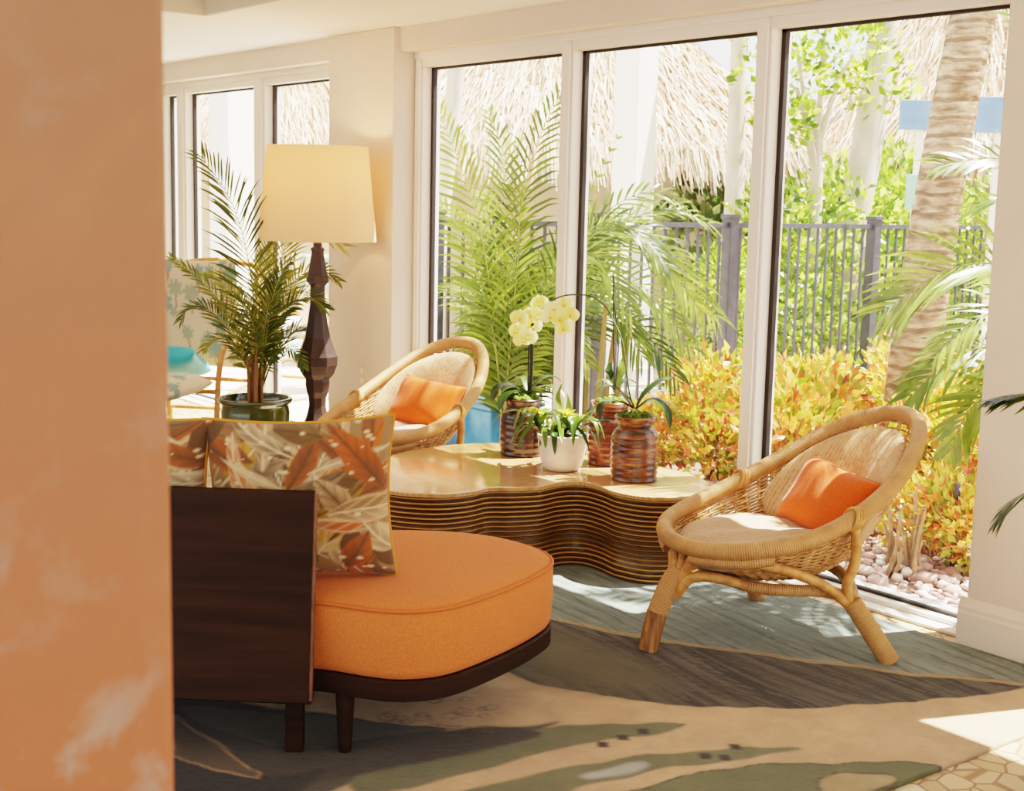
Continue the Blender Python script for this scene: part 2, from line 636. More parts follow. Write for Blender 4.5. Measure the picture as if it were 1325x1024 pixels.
spans = [(-6.525, -2.715), (-10.2, -7.235), (-2.06, 2.3)]
hb = MB()
for x0, x1 in spans:
    hb.box(x0, x1, HEAD_Y, 4.46, 2.35, CEIL)
struct(hb.build('wall_header', M['wall'], smooth=False))
sbox('wall_left', XL - .12, XL, -4, 4.46, 0, 3.0, M['wall'])
sbox('wall_back_header', XL, 3.2, -4.2, -4.0, 2.5, 3.0, M['wall'])


def baseboard(name, x0, x1, y):
    b = MB()
    prof = [(0, 0), (-.022, 0), (-.022, .125), (-.018, .135), (-.018, .15), (-.009, .172), (-.006, .18), (0, .18)]
    x0 -= .0
    rows = []
    for x, s in ((x0, 0), (x1, 0)):
        rows.append([(x, y + dy, z) for dy, z in prof])
    b.grid(rows)
    b.add(rows[0], [tuple(range(8))])
    b.add(rows[1], [tuple(range(8))[::-1]])
    return struct(b.build(name, M['base'], smooth=False))


baseboard('baseboard_right', -2.735, -2.04, PIER_Y)
baseboard('baseboard_left', -7.255, -6.505, PIER_Y)


def window(idx, x0, x1, panes, top=2.268, bot=.02):
    root = bpy.data.objects.new('window_%d' % idx, None)
    COL.objects.link(root)
    root.location = (0, GL_Y, 0)
    root['kind'] = 'structure'
    fy, gy = FR_Y - GL_Y, 0.0
    b = MB()
    b.box(x0, x1, fy, .05, top, 2.352)                # head
    b.box(x0, x1, fy - .014, fy, top + .045, 2.352)
    b.box(x0, x1, fy, .05, 0.0, bot)                  # sill
    b.box(x0, x1, fy - .022, fy, 0.0, bot + .012)
    b.box(x0, x1, fy - .09, fy - .022, 0.0, bot - .006)
    edges = [x0] + [q for p in panes for q in p] + [x1]
    for k in range(0, len(edges), 2):
        a, c = edges[k], edges[k + 1]
        b.box(a, c, fy, .05, bot, top)                # post
        w = c - a
        if w > .03:
            b.box(a + w * .16, c - w * .16, fy - .014, fy, bot, top + .045)
    bevel(b.build('window_frame', M['frame'], root, smooth=False), .004)
    for (p0, p1) in panes:
        g = MB()
        q = .022
        g.box(p0, p0 + q, -.012, .012, bot, top)
        g.box(p1 - q, p1, -.012, .012, bot, top)
        g.box(p0, p1, -.012, .012, bot, bot + .012)
        g.box(p0, p1, -.012, .012, top - .012, top)
        pg = g.build('gasket', M['gasket'], root, smooth=False)
        g = MB()
        g.add([(p0 + q, 0, bot), (p1 - q, 0, bot), (p1 - q, 0, top), (p0 + q, 0, top)], [(0, 1, 2, 3)])
        g.build('pane', M['glass'], root, smooth=False)


window(1, -6.525, -2.715, [(-6.455, -5.245), (-5.155, -3.98), (-3.894, -2.78)])
window(2, -10.2, -7.235, [(-9.995, -9.74), (-9.594, -8.50), (-8.34, -7.30)])
window(3, -2.06, 2.3, [(-2.02, -.55), (-.45, .9), (1.0, 2.2)])

# near pillar, orange weathered plaster
pb = MB()
pb.box(-1.62, -1.2, -.2, .525, 0, 2.86)
o = struct(bevel(pb.build('wall_pillar', M['plaster'], smooth=False), .012, 3))

# outlet on the left pier
t_ = thing('wall_outlet', 'small beige electrical outlet on the pier behind the lamp', 'outlet', (-6.83, PIER_Y, .50))
b = MB()
b.box(-.045, .045, -.007, 0, -.06, .06)
bevel(b.build('cover_plate', M['plate'], t_, smooth=False), .002)
b = MB()
b.box(-.018, .018, -.010, -.007, .012, .045)
b.build('socket', M['frame'], t_, smooth=False)
b = MB()
b.box(-.018, .018, -.010, -.007, -.045, -.012)
b.build('socket', M['frame'], t_, smooth=False)

# ------------------------------------------------------------------ rug
def sd_poly(P, X, Y):
    """signed distance (negative inside) of a polygon for arrays X, Y"""
    n = len(P)
    d = np.full(X.shape, 1e9)
    inside = np.zeros(X.shape, bool)
    for i in range(n):
        ax, ay = P[i]
        bx, by = P[(i + 1) % n]
        ex, ey = bx - ax, by - ay
        L = ex * ex + ey * ey + 1e-12
        tt = np.clip(((X - ax) * ex + (Y - ay) * ey) / L, 0, 1)
        d = np.minimum(d, (X - ax - tt * ex) ** 2 + (Y - ay - tt * ey) ** 2)
        c = ((ay > Y) != (by > Y)) & (X < (bx - ax) * (Y - ay) / (by - ay + 1e-12) + ax)
        inside ^= c
    d = np.sqrt(d)
    return np.where(inside, -d, d)


def floor_poly(pts, n=6, closed=True, smooth=True):
    w = [onz(x, y, .012) for x, y in pts]
    if smooth:
        w = catmull(w, n, closed)
    return [(p.x, p.y) for p in w]


def rug():
    x0, x1, y0, y1 = -6.3, -2.10, .9, 4.15
    st = .0095
    nx, ny = int((x1 - x0) / st), int((y1 - y0) / st)
    xs = np.linspace(x0, x1, nx)
    ys = np.linspace(y0, y1, ny)
    X, Y = np.meshgrid(xs, ys)
    g = np.random.RandomState(3)
    # gentle wobble so outlines look woven
    WX = X + .006 * np.sin(Y * 23) + .004 * np.sin(X * 61 + Y * 17)
    WY = Y + .006 * np.sin(X * 21) + .004 * np.sin(Y * 57 - X * 13)
    C = np.empty(X.shape + (3,))
    def put(mask, col):
        mask = np.clip(mask, 0, 1)[..., None]
        C[:] = C * (1 - mask) + np.array(lin(col)[:3]) * mask
    C[:] = lin((206, 172, 132))[:3]
    def fill(pts, col, soft=.008, smooth=True, line=None):
        d = sd_poly(floor_poly(pts, smooth=smooth), WX, WY)
        put(.5 - d / soft, col)
        if line:
            put(1 - np.abs(d) / .008, line)
        return d
    # large blue-grey leaf toward the windows
    d1 = fill([(560, 740), (640, 700), (900, 690), (1260, 800), (1420, 850), (1420, 900), (1320, 884), (1150, 868), (1000, 848), (850, 828), (700, 800), (560, 800)], (124, 134, 122))
    st1 = np.abs(((WX * .16 + WY) / .066) % 1 - .5)
    put(np.where(d1 < 0, np.clip(1 - st1 / .13, 0, 1) * .8, 0), (58, 70, 66))
    # dark olive leaf under the right chair
    d2 = fill([(610, 800), (700, 797), (850, 828), (1000, 848), (1150, 868), (1330, 886), (1240, 903), (1110, 913), (1000, 917), (880, 913), (760, 897), (650, 868)], (64, 58, 45))
    tab = np.convolve(g.rand(4000), np.ones(3) / 3, 'same')
    tab2 = np.convolve(g.rand(4000), np.ones(9) / 9, 'same')
    ac = (Y * .985 + X * .10 + .02 * np.sin(X * 5 + Y * 3)) / .0075
    seg = np.floor(X * 2.2 + 3 * tab[(np.abs(ac).astype(int)) % 4000])
    stk = .55 * tab[(np.abs(ac) + seg * 37).astype(int) % 4000] + .75 * tab2[(np.abs(ac * .6) + 900 + seg * 11).astype(int) % 4000] - .15
    inside = np.clip(.5 - d2 / .01, 0, 1)
    put(inside * np.clip((stk - .44) * 4, 0, .7), (108, 101, 84))
    put(inside * np.clip((.50 - stk) * 4.2, 0, .85), (34, 30, 23))
    put(np.clip(.5 - d1 / .01, 0, 1) * np.clip((stk - .45) * 3, 0, .4), (160, 172, 162))
    fill([(640, 820), (700, 815), (800, 845), (860, 890), (760, 893), (660, 866)], (92, 86, 58), .2)
    put(1 - np.abs(sd_poly(floor_poly([(700, 797), (850, 828), (1000, 848), (1150, 868), (1330, 886), (1330, 887.5), (1150, 870), (1000, 850), (850, 830), (700, 799)], smooth=False), WX, WY)) / .011, (198, 164, 116))
    # sage leaves with square dots
    fill([(330, 1010), (420, 985), (560, 960), (690, 938), (720, 938), (600, 970), (470, 1010), (420, 1030), (330, 1040)], (80, 76, 58), .02)
    fill([(480, 985), (560, 966), (690, 944), (790, 937), (888, 938), (850, 950), (740, 966), (640, 992), (540, 1018), (460, 1024)], (112, 112, 80), .012)
    fill([(560, 1040), (650, 1012), (780, 985), (900, 972), (1032, 968), (960, 984), (860, 996), (760, 1018), (700, 1040)], (118, 116, 82), .012)
    d3 = fill([(790, 1045), (840, 1018), (940, 995), (1060, 988), (1215, 991), (1170, 1016), (1110, 1050)], (110, 112, 76), .012, True, (70, 68, 48))
    d4 = fill([(1060, 1022), (1070, 1004), (1110, 1000), (1160, 1008), (1130, 1024), (1090, 1040)], (176, 154, 112), .012, True, (70, 62, 44))
    for q in [(780, 964), (806, 955), (832, 947), (913, 979), (938, 981), (951, 967)]:
        w = onz(q[0], q[1], .012)
        dx = np.abs((X - w.x) * .6 + (Y - w.y) * .8)
        dy = np.abs(-(X - w.x) * .8 + (Y - w.y) * .6)
        put(.5 - (np.maximum(dx / .016, dy / .020) - 1) * 2, (50, 44, 36))
    fill([(760, 1000), (832, 986), (836, 994), (770, 1008)], (176, 178, 164), .02)
    # dark leaf area under the sofa, colours darkened further for the sofa's shadow
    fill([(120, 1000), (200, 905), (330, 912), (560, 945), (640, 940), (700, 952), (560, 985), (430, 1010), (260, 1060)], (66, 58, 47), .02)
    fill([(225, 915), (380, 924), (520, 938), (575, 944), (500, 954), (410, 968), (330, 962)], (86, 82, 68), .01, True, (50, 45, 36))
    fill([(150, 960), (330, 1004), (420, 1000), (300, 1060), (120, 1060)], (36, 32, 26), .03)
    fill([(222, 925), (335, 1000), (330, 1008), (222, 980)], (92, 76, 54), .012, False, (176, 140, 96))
    for k in range(26):
        q = (g.uniform(500, 640), g.uniform(905, 950))
        w = onz(q[0], q[1], .012)
        rr = g.uniform(.012, .026)
        put((1 - np.abs(np.hypot(X - w.x, Y - w.y) - rr) / .005) * .6, (112, 92, 72))
    # mottled sand
    mot = .5 + .25 * np.sin(X * 7 + 2 * np.sin(Y * 5)) + .25 * np.sin(Y * 9 + 1.5 * np.sin(X * 6))
    C[:] = C * (.92 + .1 * mot[..., None])
    pile = .012 + .0012 * g.rand(*X.shape)
    V = np.stack([X, Y, pile], -1).reshape(-1, 3)
    idx = np.arange(nx * ny).reshape(ny, nx)
    Fq = np.stack([idx[:-1, :-1], idx[:-1, 1:], idx[1:, 1:], idx[1:, :-1]], -1).reshape(-1, 4)
    me = bpy.data.meshes.new('rug')
    # skirt down to the floor
    edge = list(idx[0, :]) + list(idx[1:, -1]) + list(idx[-1, ::-1][1:]) + list(idx[::-1, 0][1:-1])
    base = len(V)
    V2 = V[edge].copy()
    V2[:, 2] = 0.0005
    ne = len(edge)
    sk = [(edge[(i + 1) % ne], edge[i], base + i, base + (i + 1) % ne) for i in range(ne)]
    VV = np.vstack([V, V2])
    me.from_pydata(VV.tolist(), [], Fq.tolist() + sk)
    ca = me.color_attributes.new('Col', 'FLOAT_COLOR', 'POINT')
    CC = np.ones((len(VV), 4))
    CC[:base, :3] = C.reshape(-1, 3)
    CC[base:, :3] = C.reshape(-1, 3)[edge] * .6
    ca.data.foreach_set('color', CC.astype(np.float32).ravel())
    me.materials.append(M['rug'])
    me.polygons.foreach_set('use_smooth', [True] * len(me.polygons))
    o = bpy.data.objects.new('rug', me)
    COL.objects.link(o)
    tag(o, 'large sand rug with dark olive and blue-grey leaf pattern under the furniture', 'rug')


rug()
RUG_Z = .0128


# ------------------------------------------------------------------ pillows
def pillow(name, w, h, th, mt, parent=None, n=28, pinch=.07, pipe=None, paint=None, piperad=.006, label=None):
    """pillow in its local XZ plane (Y is the thickness), base edge at z=0"""
    b = MB()
    def pt(u, v, s):
        x = w / 2 * u * (1 - pinch * (1 - v * v))
        z = h / 2 * v * (1 - pinch * (1 - u * u))
        k = max(0.0, (1 - u ** 4) * (1 - v ** 4)) ** .5
        return (x, s * th / 2 * k * (1 + .06 * math.sin(3 * u + 1.3) * math.cos(4 * v)), z + h / 2)
    us = [math.sin((i / n - .5) * PI) for i in range(n + 1)]
    us = [.55 * a + .45 * (2 * i / n - 1) for i, a in enumerate(us)]
    cols = []
    for s in (-1, 1):
        rows = [[pt(u, v, s) for u in us] for v in us]
        if s > 0:
            rows = [r[::-1] for r in rows]
        b.grid(rows)
        if paint:
            for v in us:
                for u in (us if s < 0 else us[::-1]):
                    cols.append(paint(u, v))
    o = b.build(name, mt, parent, label=label)
    if paint:
        ca = o.data.color_attributes.new('Col', 'FLOAT_COLOR', 'POINT')
        ca.data.foreach_set('color', [q for c in cols for q in c])
    if pipe:
        b = MB()
        k = 22
        ring = [(2 * i / k - 1, -1) for i in range(k)] + [(1, 2 * i / k - 1) for i in range(k)] + [(1 - 2 * i / k, 1) for i in range(k)] + [(-1, 1 - 2 * i / k) for i in range(k)]
        b.tube([pt(u, v, 1) for u, v in ring], piperad, 6, closed=True)
        b.build('piping', pipe, o)
    return o


def leaf_paint(seed):
    g = random.Random(seed)
    cols = [(192, 110, 54), (180, 96, 48), (146, 112, 74), (196, 164, 122), (126, 100, 62), (184, 142, 66), (166, 146, 114), (104, 76, 54), (178, 98, 56), (140, 106, 70)]
    leaves = []
    for k in range(120):
        leaves.append((g.uniform(-1, 1), g.uniform(-1, 1), g.uniform(0, PI), g.uniform(.25, .6), g.uniform(.06, .18), lin(g.choice(cols)), g.random()))
    dots = [(g.uniform(-1, 1), g.uniform(-1, 1), g.uniform(.02, .05)) for _ in range(60)]

    def mixc(a, b, w):
        w = max(0.0, min(1.0, w))
        return tuple(p + (q - p) * w for p, q in zip(a, b))

    cream, olive = lin((210, 188, 150)), lin((100, 76, 50))

    def f(u, v):
        c = lin((152, 120, 84))
        for (x, y, a, L, W, col, q) in leaves:
            dx, dy = u - x, v - y
            p = dx * math.cos(a) + dy * math.sin(a)
            r = -dx * math.sin(a) + dy * math.cos(a) + .35 * p * p * (q - .5) * 2
            if abs(p) < L:
                wd = W * (1 - (p / L) ** 2) * (1 - .35 * p / L)
                if abs(r) < wd:
                    k = mixc(col, cream if q > .5 else olive, .22 + .3 * math.sin(p * 5 + q * 9) + .25 * math.sin(r * 18 + q * 5))
                    k = mixc(k, cream if q > .5 else olive, (math.sin(abs(r) * 55 - p * 32 + q * 20) - .25) * .55)
                    k = mixc(cream if q > .45 else olive, k, (abs(r) - .004) / .016)
                    if q > .6:
                        k = mixc(k, cream, (abs(r) / wd - .72) / .25)
                    c = mixc(c, k, (wd - abs(r)) / .022)
        for (x, y, r) in dots:
            e = math.sqrt((u - x) ** 2 + ((v - y) * 1.6) ** 2)
            c = mixc(c, cream, (r - e) / .015)
        return c
    return f


# ------------------------------------------------------------------ sofa
SOFA_R, SOFA_D = -.9, 4.0
def sl(r, d):
    return (r - SOFA_R, d - SOFA_D)


sofa = thing('sofa', 'round-ended orange sofa with a dark wooden back panel and base', 'sofa', rd(SOFA_R, SOFA_D), math.atan2(R0.y, R0.x))
outl = [(-.526, 3.62), (-.40, 3.575), (-.285, 3.55), (-.155, 3.60), (-.02, 3.765), (.09, 3.95), (.136, 4.09), (.10, 4.23), (-.045, 4.375), (-.23, 4.435), (-.40, 4.43), (-.8, 4.44), (-1.3, 4.52), (-1.75, 4.66), (-1.88, 4.3), (-1.8, 3.9), (-1.3, 3.70), (-.8, 3.64)]
oc = resample(catmull([(*sl(r, d), 0) for r, d in outl], 8, True), 120, True)
cx = sum(p.x for p in oc) / len(oc)
cy = sum(p.y for p in oc) / len(oc)
def ring(z, s=0.0, k=1.0):
    """outline inset by s metres along the inward normal, or shrunk by k around the middle"""
    out = []
    n = len(oc)
    for i, p in enumerate(oc):
        tg = (oc[(i + 1) % n] - oc[i - 1]).normalized()
        q = p + Vector((-tg.y, tg.x, 0)) * s
        out.append((cx + (q.x - cx) * k, cy + (q.y - cy) * k, z))
    return out
area = sum(oc[i - 1].x * oc[i].y - oc[i].x * oc[i - 1].y for i in range(len(oc)))
sg = 1 if area > 0 else -1
def solid(rings, cap_top=True, cap_bot=True):
    b = MB()
    b.grid(rings, closed_u=True)
    n = len(oc)
    if cap_top:
        b.add(rings[-1], [tuple(range(n))])
    if cap_bot:
        b.add(rings[0], [tuple(range(n))[::-1]])
    return b
rs = [ring(.242, sg * .02), ring(.25, sg * .006), ring(.27, 0), ring(.35, -sg * .006), ring(.42, -sg * .004), ring(.437, 0), ring(.444, sg * .006), ring(.452, sg * .02), ring(.460, sg * .06)]
rs += [ring(.466 + .012 * (1 - k), sg * .06, k) for k in (.93, .8, .6, .4, .2, .05)]
solid(rs).build('seat', M['orange'], sofa)
b = MB()
b.tube([(p[0], p[1], p[2]) for p in ring(.440, -sg * .001)], .006, 6, closed=True)
b.build('piping', M['piping'], sofa)
solid([ring(.184, sg * .004), ring(.188, -sg * .002), ring(.238, -sg * .002), ring(.243, sg * .004)]).build('base_rail', M['walnut'], sofa, angle=40)
# back panel: slightly curved board, top leaning in a little
path = [(-.535, 3.56), (-.72, 3.565), (-.92, 3.58), (-1.2, 3.63), (-1.5, 3.73), (-1.8, 3.88)]
pp = catmull([(*sl(r, d), 0) for r, d in path], 6)
b = MB()
rows_o, th = [], .038
for z, off, in ((.182, -.03), (.186, -.034), (.735, .062), (.745, .066)):
    rows_o.append([(p.x, p.y + off, z) for p in pp])
rows_i = [[(p.x, p.y + off + th, z) for p in pp] for z, off in ((.745, .066), (.735, .062), (.186, -.034), (.182, -.03))]
b.grid(rows_o + rows_i, closed_v=True)
n = len(pp)
allr = rows_o + rows_i
b.add([r[0] for r in allr], [tuple(range(8))])
b.add([r[-1] for r in allr], [tuple(range(8))[::-1]])
b.build('back_panel', M['walnut'], sofa, smooth=False)
b = MB()
b.tube([(pp[0].x + .002, pp[0].y + off + th / 2, z) for z, off in ((.186, -.034), (.74, .062))], .009, 8)  # end grain strip, the light on it put into a paler colour
b.build('panel_edge', M['walnutedge'], sofa, label='wood end edge, painted lighter where it is lit')
def leg(r, d, tapered=True):
    x, y = sl(r, d)
    b = MB()
    b.lathe([(.017, RUG_Z), (.020, RUG_Z + .02), (.027, .19)], 16, (x, y, 0))
    return b.build('leg', M['walnut'], sofa)
leg(-.445, 3.62)
for r, d in ((-.22, 4.30), (-.62, 4.34), (-1.2, 4.40), (-1.65, 4.5), (-1.7, 3.95), (-1.15, 3.74)):
    leg(r, d)
b = MB()
x, y = sl(-.585, 3.625)
b.box(x - .024, x + .024, y - .024, y + .024, RUG_Z, .165)
b.box(x - .052, x + .048, y - .03, y + .03, .155, .186)
bevel(b.build('leg', M['walnut'], sofa, smooth=False), .003)

# leaf print pillows standing on the seat against the back panel
def stand_pillow(r, d, z, w, h, th, lean, turn, label, seed):
    o = pillow('throw_pillow', w, h, th, M['print'], None, 110, .085, M['goldpipe'], leaf_paint(seed), .0055)
    o.location = rd(r, d, z)
    o.rotation_euler = (math.radians(lean), math.radians(turn[1]), math.atan2(R0.y, R0.x) + math.radians(turn[0]))
    return tag(o, label, 'pillow', 'leaf print pillows on the sofa')
stand_pillow(-.585, 3.79, .462, .53, .475, .16, 4, (6, -1.5), 'leaf print pillow with golden piping at the open end of the sofa back', 5)
stand_pillow(-1.10, 3.80, .465, .52, .475, .16, 5, (-8, 2), 'leaf print pillow with golden piping partly hidden behind the orange pillar', 11)


# ------------------------------------------------------------------ rattan lounge chair
half = [(.38, 0, .371), (.354, .139, .378), (.26, .261, .397), (.089, .33, .435), (-.09, .339, .498), (-.278, .306, .594), (-.435, .224, .699), (-.535, .114, .765), (-.566, 0, .782)]
def rim_pts(half):
    full = half + [(x, -y, z) for x, y, z in half[-2:0:-1]]
    return resample(catmull(full, 10, True), 176, True)
RIM = rim_pts(half)
ZC, XC = .235, -.04
def shell(i, s):
    p = RIM[i % len(RIM)]
    r = s ** .58
    zz = ZC + (p.z - ZC) * s ** 1.7
    return Vector((XC + (p.x - XC) * r, p.y * r, zz))


def make_chair(label):
    root = thing('rattan_lounge_chair', label, 'chair', (0, 0, 0), 0, 'rattan lounge chairs')
    n = len(RIM)
    b = MB()
    b.tube(RIM, .030, 12, closed=True)
    b.build('rim', M['wrap'], root)
    # inner secondary rim
    w = MB()
    K = 44
    per = n // K
    ss = [.965 - .026 * k for k in range(34)]
    for j, s in enumerate(ss):
        pts = []
        for i in range(0, n, 2):
            p = shell(i, s)
            q = shell(i + 1, s) - shell(i - 1, s)
            e = shell(i, s + .02) - shell(i, s - .02)
            nn = q.cross(e).normalized()
            pts.append(p + nn * (.0055 * math.cos(PI * i / per + PI * j)))
        w.tube(pts, .0046, 4, closed=True)
    for k in range(K):
        w.tube([shell(k * per, .99 - .087 * q) for q in range(11)], .005, 4, cap=False)
    # tight ring closing the bottom of the basket
    w.lathe([(.001, ZC + .006), (.10, ZC + .010), (.12, ZC + .014)], 24, (XC, 0, 0), cap=False)
    w.build('basket', M['weave'], root)
    # cushions
    b = MB()
    back_i = n // 2
    def bp(v, tt, s):
        t01 = (tt + 1) / 2
        c = shell(back_i, .22 + .70 * t01)
        wd = .325 - .05 * t01
        y = wd * v
        rho = min(1, (abs(v) ** 2.4 + abs(tt) ** 2.4) ** (1 / 2.4))
        k = max(0, 1 - rho ** 3.2) ** .5
        nx, nz = .80, .60
        off = .03 + (.07 * k if s > 0 else -.028 * k)
        cur = 2.1 * y * y
        return (c.x + cur + nx * off, y, c.z + nz * off + .05 * (1 - t01) * abs(v))
    def disc(fun, b):
        ph, rn = 48, 12
        for s in (1, -1):
            rows = []
            for r in range(rn + 1):
                q = r / rn
                q = math.sin(q * PI / 2)
                row = []
                for a in range(ph):
                    an = 2 * PI * a / ph
                    ca, sa = math.cos(an), math.sin(an)
                    k = (abs(ca) ** 2.4 + abs(sa) ** 2.4) ** (-1 / 2.4)
                    row.append(fun(q * ca * k, q * sa * k, s))
                rows.append(row)
            if s < 0:
                rows = [r[::-1] for r in rows]
            b.grid(rows, closed_u=True)
    disc(bp, b)
    b.build('back_cushion', M['cushion'], root)
    b = MB()
    def sp(v, tt, s):
        rho = min(1, (abs(v) ** 2.4 + abs(tt) ** 2.4) ** (1 / 2.4))
        k = max(0, 1 - rho ** 3.5) ** .5
        x = .075 + .265 * tt
        y = .275 * v * (1 - .12 * max(0, tt))
        z = .335 + .03 * v * v - .02 * tt + (.062 * k if s > 0 else -.05 * k)
        z += .012 * math.sin(9 * v + 4 * tt) * k * .5
        return (x, y, z)
    disc(sp, b)
    b.build('seat_cushion', M['cushion2'], root)
    # legs: wrapped bundles and cane struts
    b = MB()
    b.tube(catmull([(.455, 0, .13), (.415, 0, .22), (.375, 0, .275)], 6), [.036] * 12 + [.034], 12)
    o = b.build('leg', M['wrap'], root)
    b = MB()
    b.tube([(.488, 0, 0), (.455, 0, .135)], [.034, .036], 14)
    b.build('foot', M['canefoot'], o, label='bare cane foot below the binding')
    for s in (-1, 0, 1):
        b = MB()
        b.tube(catmull([(.385, .016 * s, .25), (.365, .04 * s, .30), (.362, .07 * s, .36)], 5), .015, 8)
        b.build('strut', M['cane'], o)
    for s in (-1, 1):
        b = MB()
        b.tube(catmull([(.385, .02 * s, .235), (.36, .07 * s, .315), (.325, .15 * s, .345), (.275, .225 * s, .355)], 6), .017, 8)
        b.build('strut', M['cane'], o)
        b = MB()
        b.tube(catmull([(.395, .02 * s, .19), (.36, .06 * s, .262), (.29, .11 * s, .268), (.19, .155 * s, .242)], 6), .018, 8)
        b.build('strut', M['cane'], o)
    for s in (-1, 1):
        b = MB()
        foot = Vector((-.235, .40 * s, 0))
        knee = Vector((-.125, .315 * s, .20))
        b.tube([foot, foot.lerp(knee, .5), knee], [.034, .035, .033], 12)
        lg = b.build('leg', M['wrap'], root)
        b = MB()
        b.tube(catmull([knee - Vector((0, 0, .02)), (-.10, .315 * s, .26), (-.115, .335 * s, .36), (-.09, .350 * s, .50)], 6), .018, 8)
        b.build('strut', M['cane'], lg)
        b = MB()
        b.tube(catmull([knee - Vector((0, 0, .02)), (-.03, .30 * s, .255), (.10, .29 * s, .315), (.22, .265 * s, .35), (.275, .225 * s, .355)], 6), .018, 8)
        b.build('strut', M['cane'], lg)
    # bound bars
    for s in (-1, 1):
        b = MB()
        b.tube([p - Vector((0, 0, .038)) for p in RIM if p.y * s > .07 and p.x > .19][::s], .021, 8)
        b.build('under_rim_binding', M['wrap'], root)
    b = MB()
    b.tube(catmull([(.19, .155, .242), (.21, 0, .243), (.19, -.155, .242), (.09, -.22, .236), (-.05, -.26, .23), (-.14, -.29, .212), (-.22, -.15, .235), (-.24, 0, .245), (-.22, .15, .235), (-.14, .29, .212), (-.05, .26, .23), (.09, .22, .236)], 6, True), .021, 10, closed=True)
    b.build('seat_hoop', M['wrap'], root)
    for s in (-1, 1):
        c = Vector((-.09, .342 * s, .50))
        for dx in (-.012, .0, .012):
            pts = []
            for k in range(14):
                a = 2 * PI * k / 14
                pts.append(c + Vector((dx - .012 * math.sin(a), .035 * math.cos(a), .035 * math.sin(a))))
            b = MB()
            b.tube(pts, .007, 6, closed=True)
            b.build('rim_tie', M['cane'], root)
    return root


CH_R = (Vector((-3.174, 3.645, RUG_Z)), math.atan2(-.971, -.237))
chair = make_chair('rattan lounge chair nearest the right-hand wall pier, with sunlit back cushion')
chair.location, chair.rotation_euler = CH_R[0], (0, 0, CH_R[1])
CH_L = (Vector((-5.67, 3.655, RUG_Z)), math.atan2(-.971, -.237) + math.radians(30))
chair_l = dup(chair, CH_L[0], CH_L[1], 'rattan lounge chair beyond the coffee table, beside the floor lamp')


def chair_pillow(ch, x, y, z, lean, yaw, roll, label):
    p = pillow('throw_pillow', .40, .27, .15, M['orange2'], None, 30, .06, M['piping'], None, .004)
    mt = Matrix.Translation(ch[0]) @ Matrix.Rotation(ch[1], 4, 'Z') @ Matrix.Translation((x, y, z)) @ Matrix.Rotation(math.radians(90 + yaw), 4, 'Z') @ Matrix.Rotation(math.radians(roll), 4, 'Y') @ Matrix.Rotation(math.radians(lean), 4, 'X')
    p.matrix_world = mt
    return tag(p, label, 'pillow', 'orange lumbar pillows')
chair_pillow(CH_R, -.13, .05, .375, -32, 0, 5, 'small orange lumbar pillow on the rattan chair by the right-hand pier')
chair_pillow(CH_L, -.13, .03, .375, -32, 0, 4, 'small orange lumbar pillow on the rattan chair beside the floor lamp')

# ------------------------------------------------------------------ coffee table
TOPZ = .38
tp = [(-4.70, 2.86), (-4.547, 2.895), (-4.433, 2.965), (-4.361, 3.06), (-4.345, 3.18), (-4.363, 3.28), (-4.315, 3.36), (-4.276, 3.478), (-4.29, 3.60), (-4.255, 3.68), (-4.149, 3.69), (-4.03, 3.672), (-3.90, 3.71), (-3.82, 3.83), (-3.83, 3.99), (-3.95, 4.13), (-4.13, 4.20), (-4.36, 4.195), (-4.62, 4.10), (-4.982, 4.06), (-5.17, 3.93), (-5.25, 3.70), (-5.22, 3.45), (-5.15, 3.25), (-5.10, 3.03), (-4.92, 2.88)]
tc = Vector((-4.55, 3.55, 0))
table = thing('coffee_table', 'low lobed coffee table with striped laminated sides and glossy wooden top', 'table', (tc.x, tc.y, RUG_Z))
to = resample(catmull([(x - tc.x, y - tc.y, 0) for x, y in tp], 8, True), 240, True)
def trg(z, s):
    out = []
    n = len(to)
    for i, p in enumerate(to):
        tg = (to[(i + 2) % n] - to[i - 2]).normalized()
        out.append((p.x - tg.y * s, p.y + tg.x * s, z))
    return out
H = TOPZ - RUG_Z
b = MB()
rings = [trg(0, .03)]
nl = 18
for k in range(nl):
    z0, z1 = (H - .02) * k / nl, (H - .02) * (k + 1) / nl
    e = .012 + .012 * (1 - k / nl) * abs(math.sin(k * .4))
    rings += [trg(z0 + .001, e + .004), trg(z0 + .004, e), trg(z1 - .003, e), trg(z1 - .001, e + .004)]
b.grid(rings, closed_u=True)
b.build('body', M['tableside'], table, smooth=False)
b = MB()
rr = [trg(H - .021, .012), trg(H - .018, .003), trg(H - .004, .001), trg(H - .001, .004), trg(H, .010)]
b.grid(rr, closed_u=True)
b.add(rr[-1], [tuple(range(240))])
b.add(rr[0], [tuple(range(240))[::-1]])
b.build('tabletop', M['tabletop'], table, smooth=False)


# ------------------------------------------------------------------ leaves
def strap(b, pts, width, n=10, fold=.25, u=None, up=Vector((0, 0, 1)), prof=None):
    """broad strap leaf along a curve"""
    P = resample(catmull(pts, 6), n)
    u = rnd.random() if u is None else u
    rows = []
    for i, p in enumerate(P):
        t = i / (n - 1)
        tg = (P[min(i + 1, n - 1)] - P[max(i - 1, 0)]).normalized()
        sd = tg.cross(up)
        sd = sd.normalized() if sd.length > 1e-3 else Vector((1, 0, 0))
        nn = sd.cross(tg)
        w = width * (prof(t) if prof else (math.sin(PI * min(1, (t * .93 + .07))) ** .6))
        rows.append([p - sd * w + nn * w * fold, p - sd * w * .5 + nn * w * fold * .35, p, p + sd * w * .5 + nn * w * fold * .35, p + sd * w + nn * w * fold])
    b.grid(rows, uvfun=lambda i, j: (u, i / n))


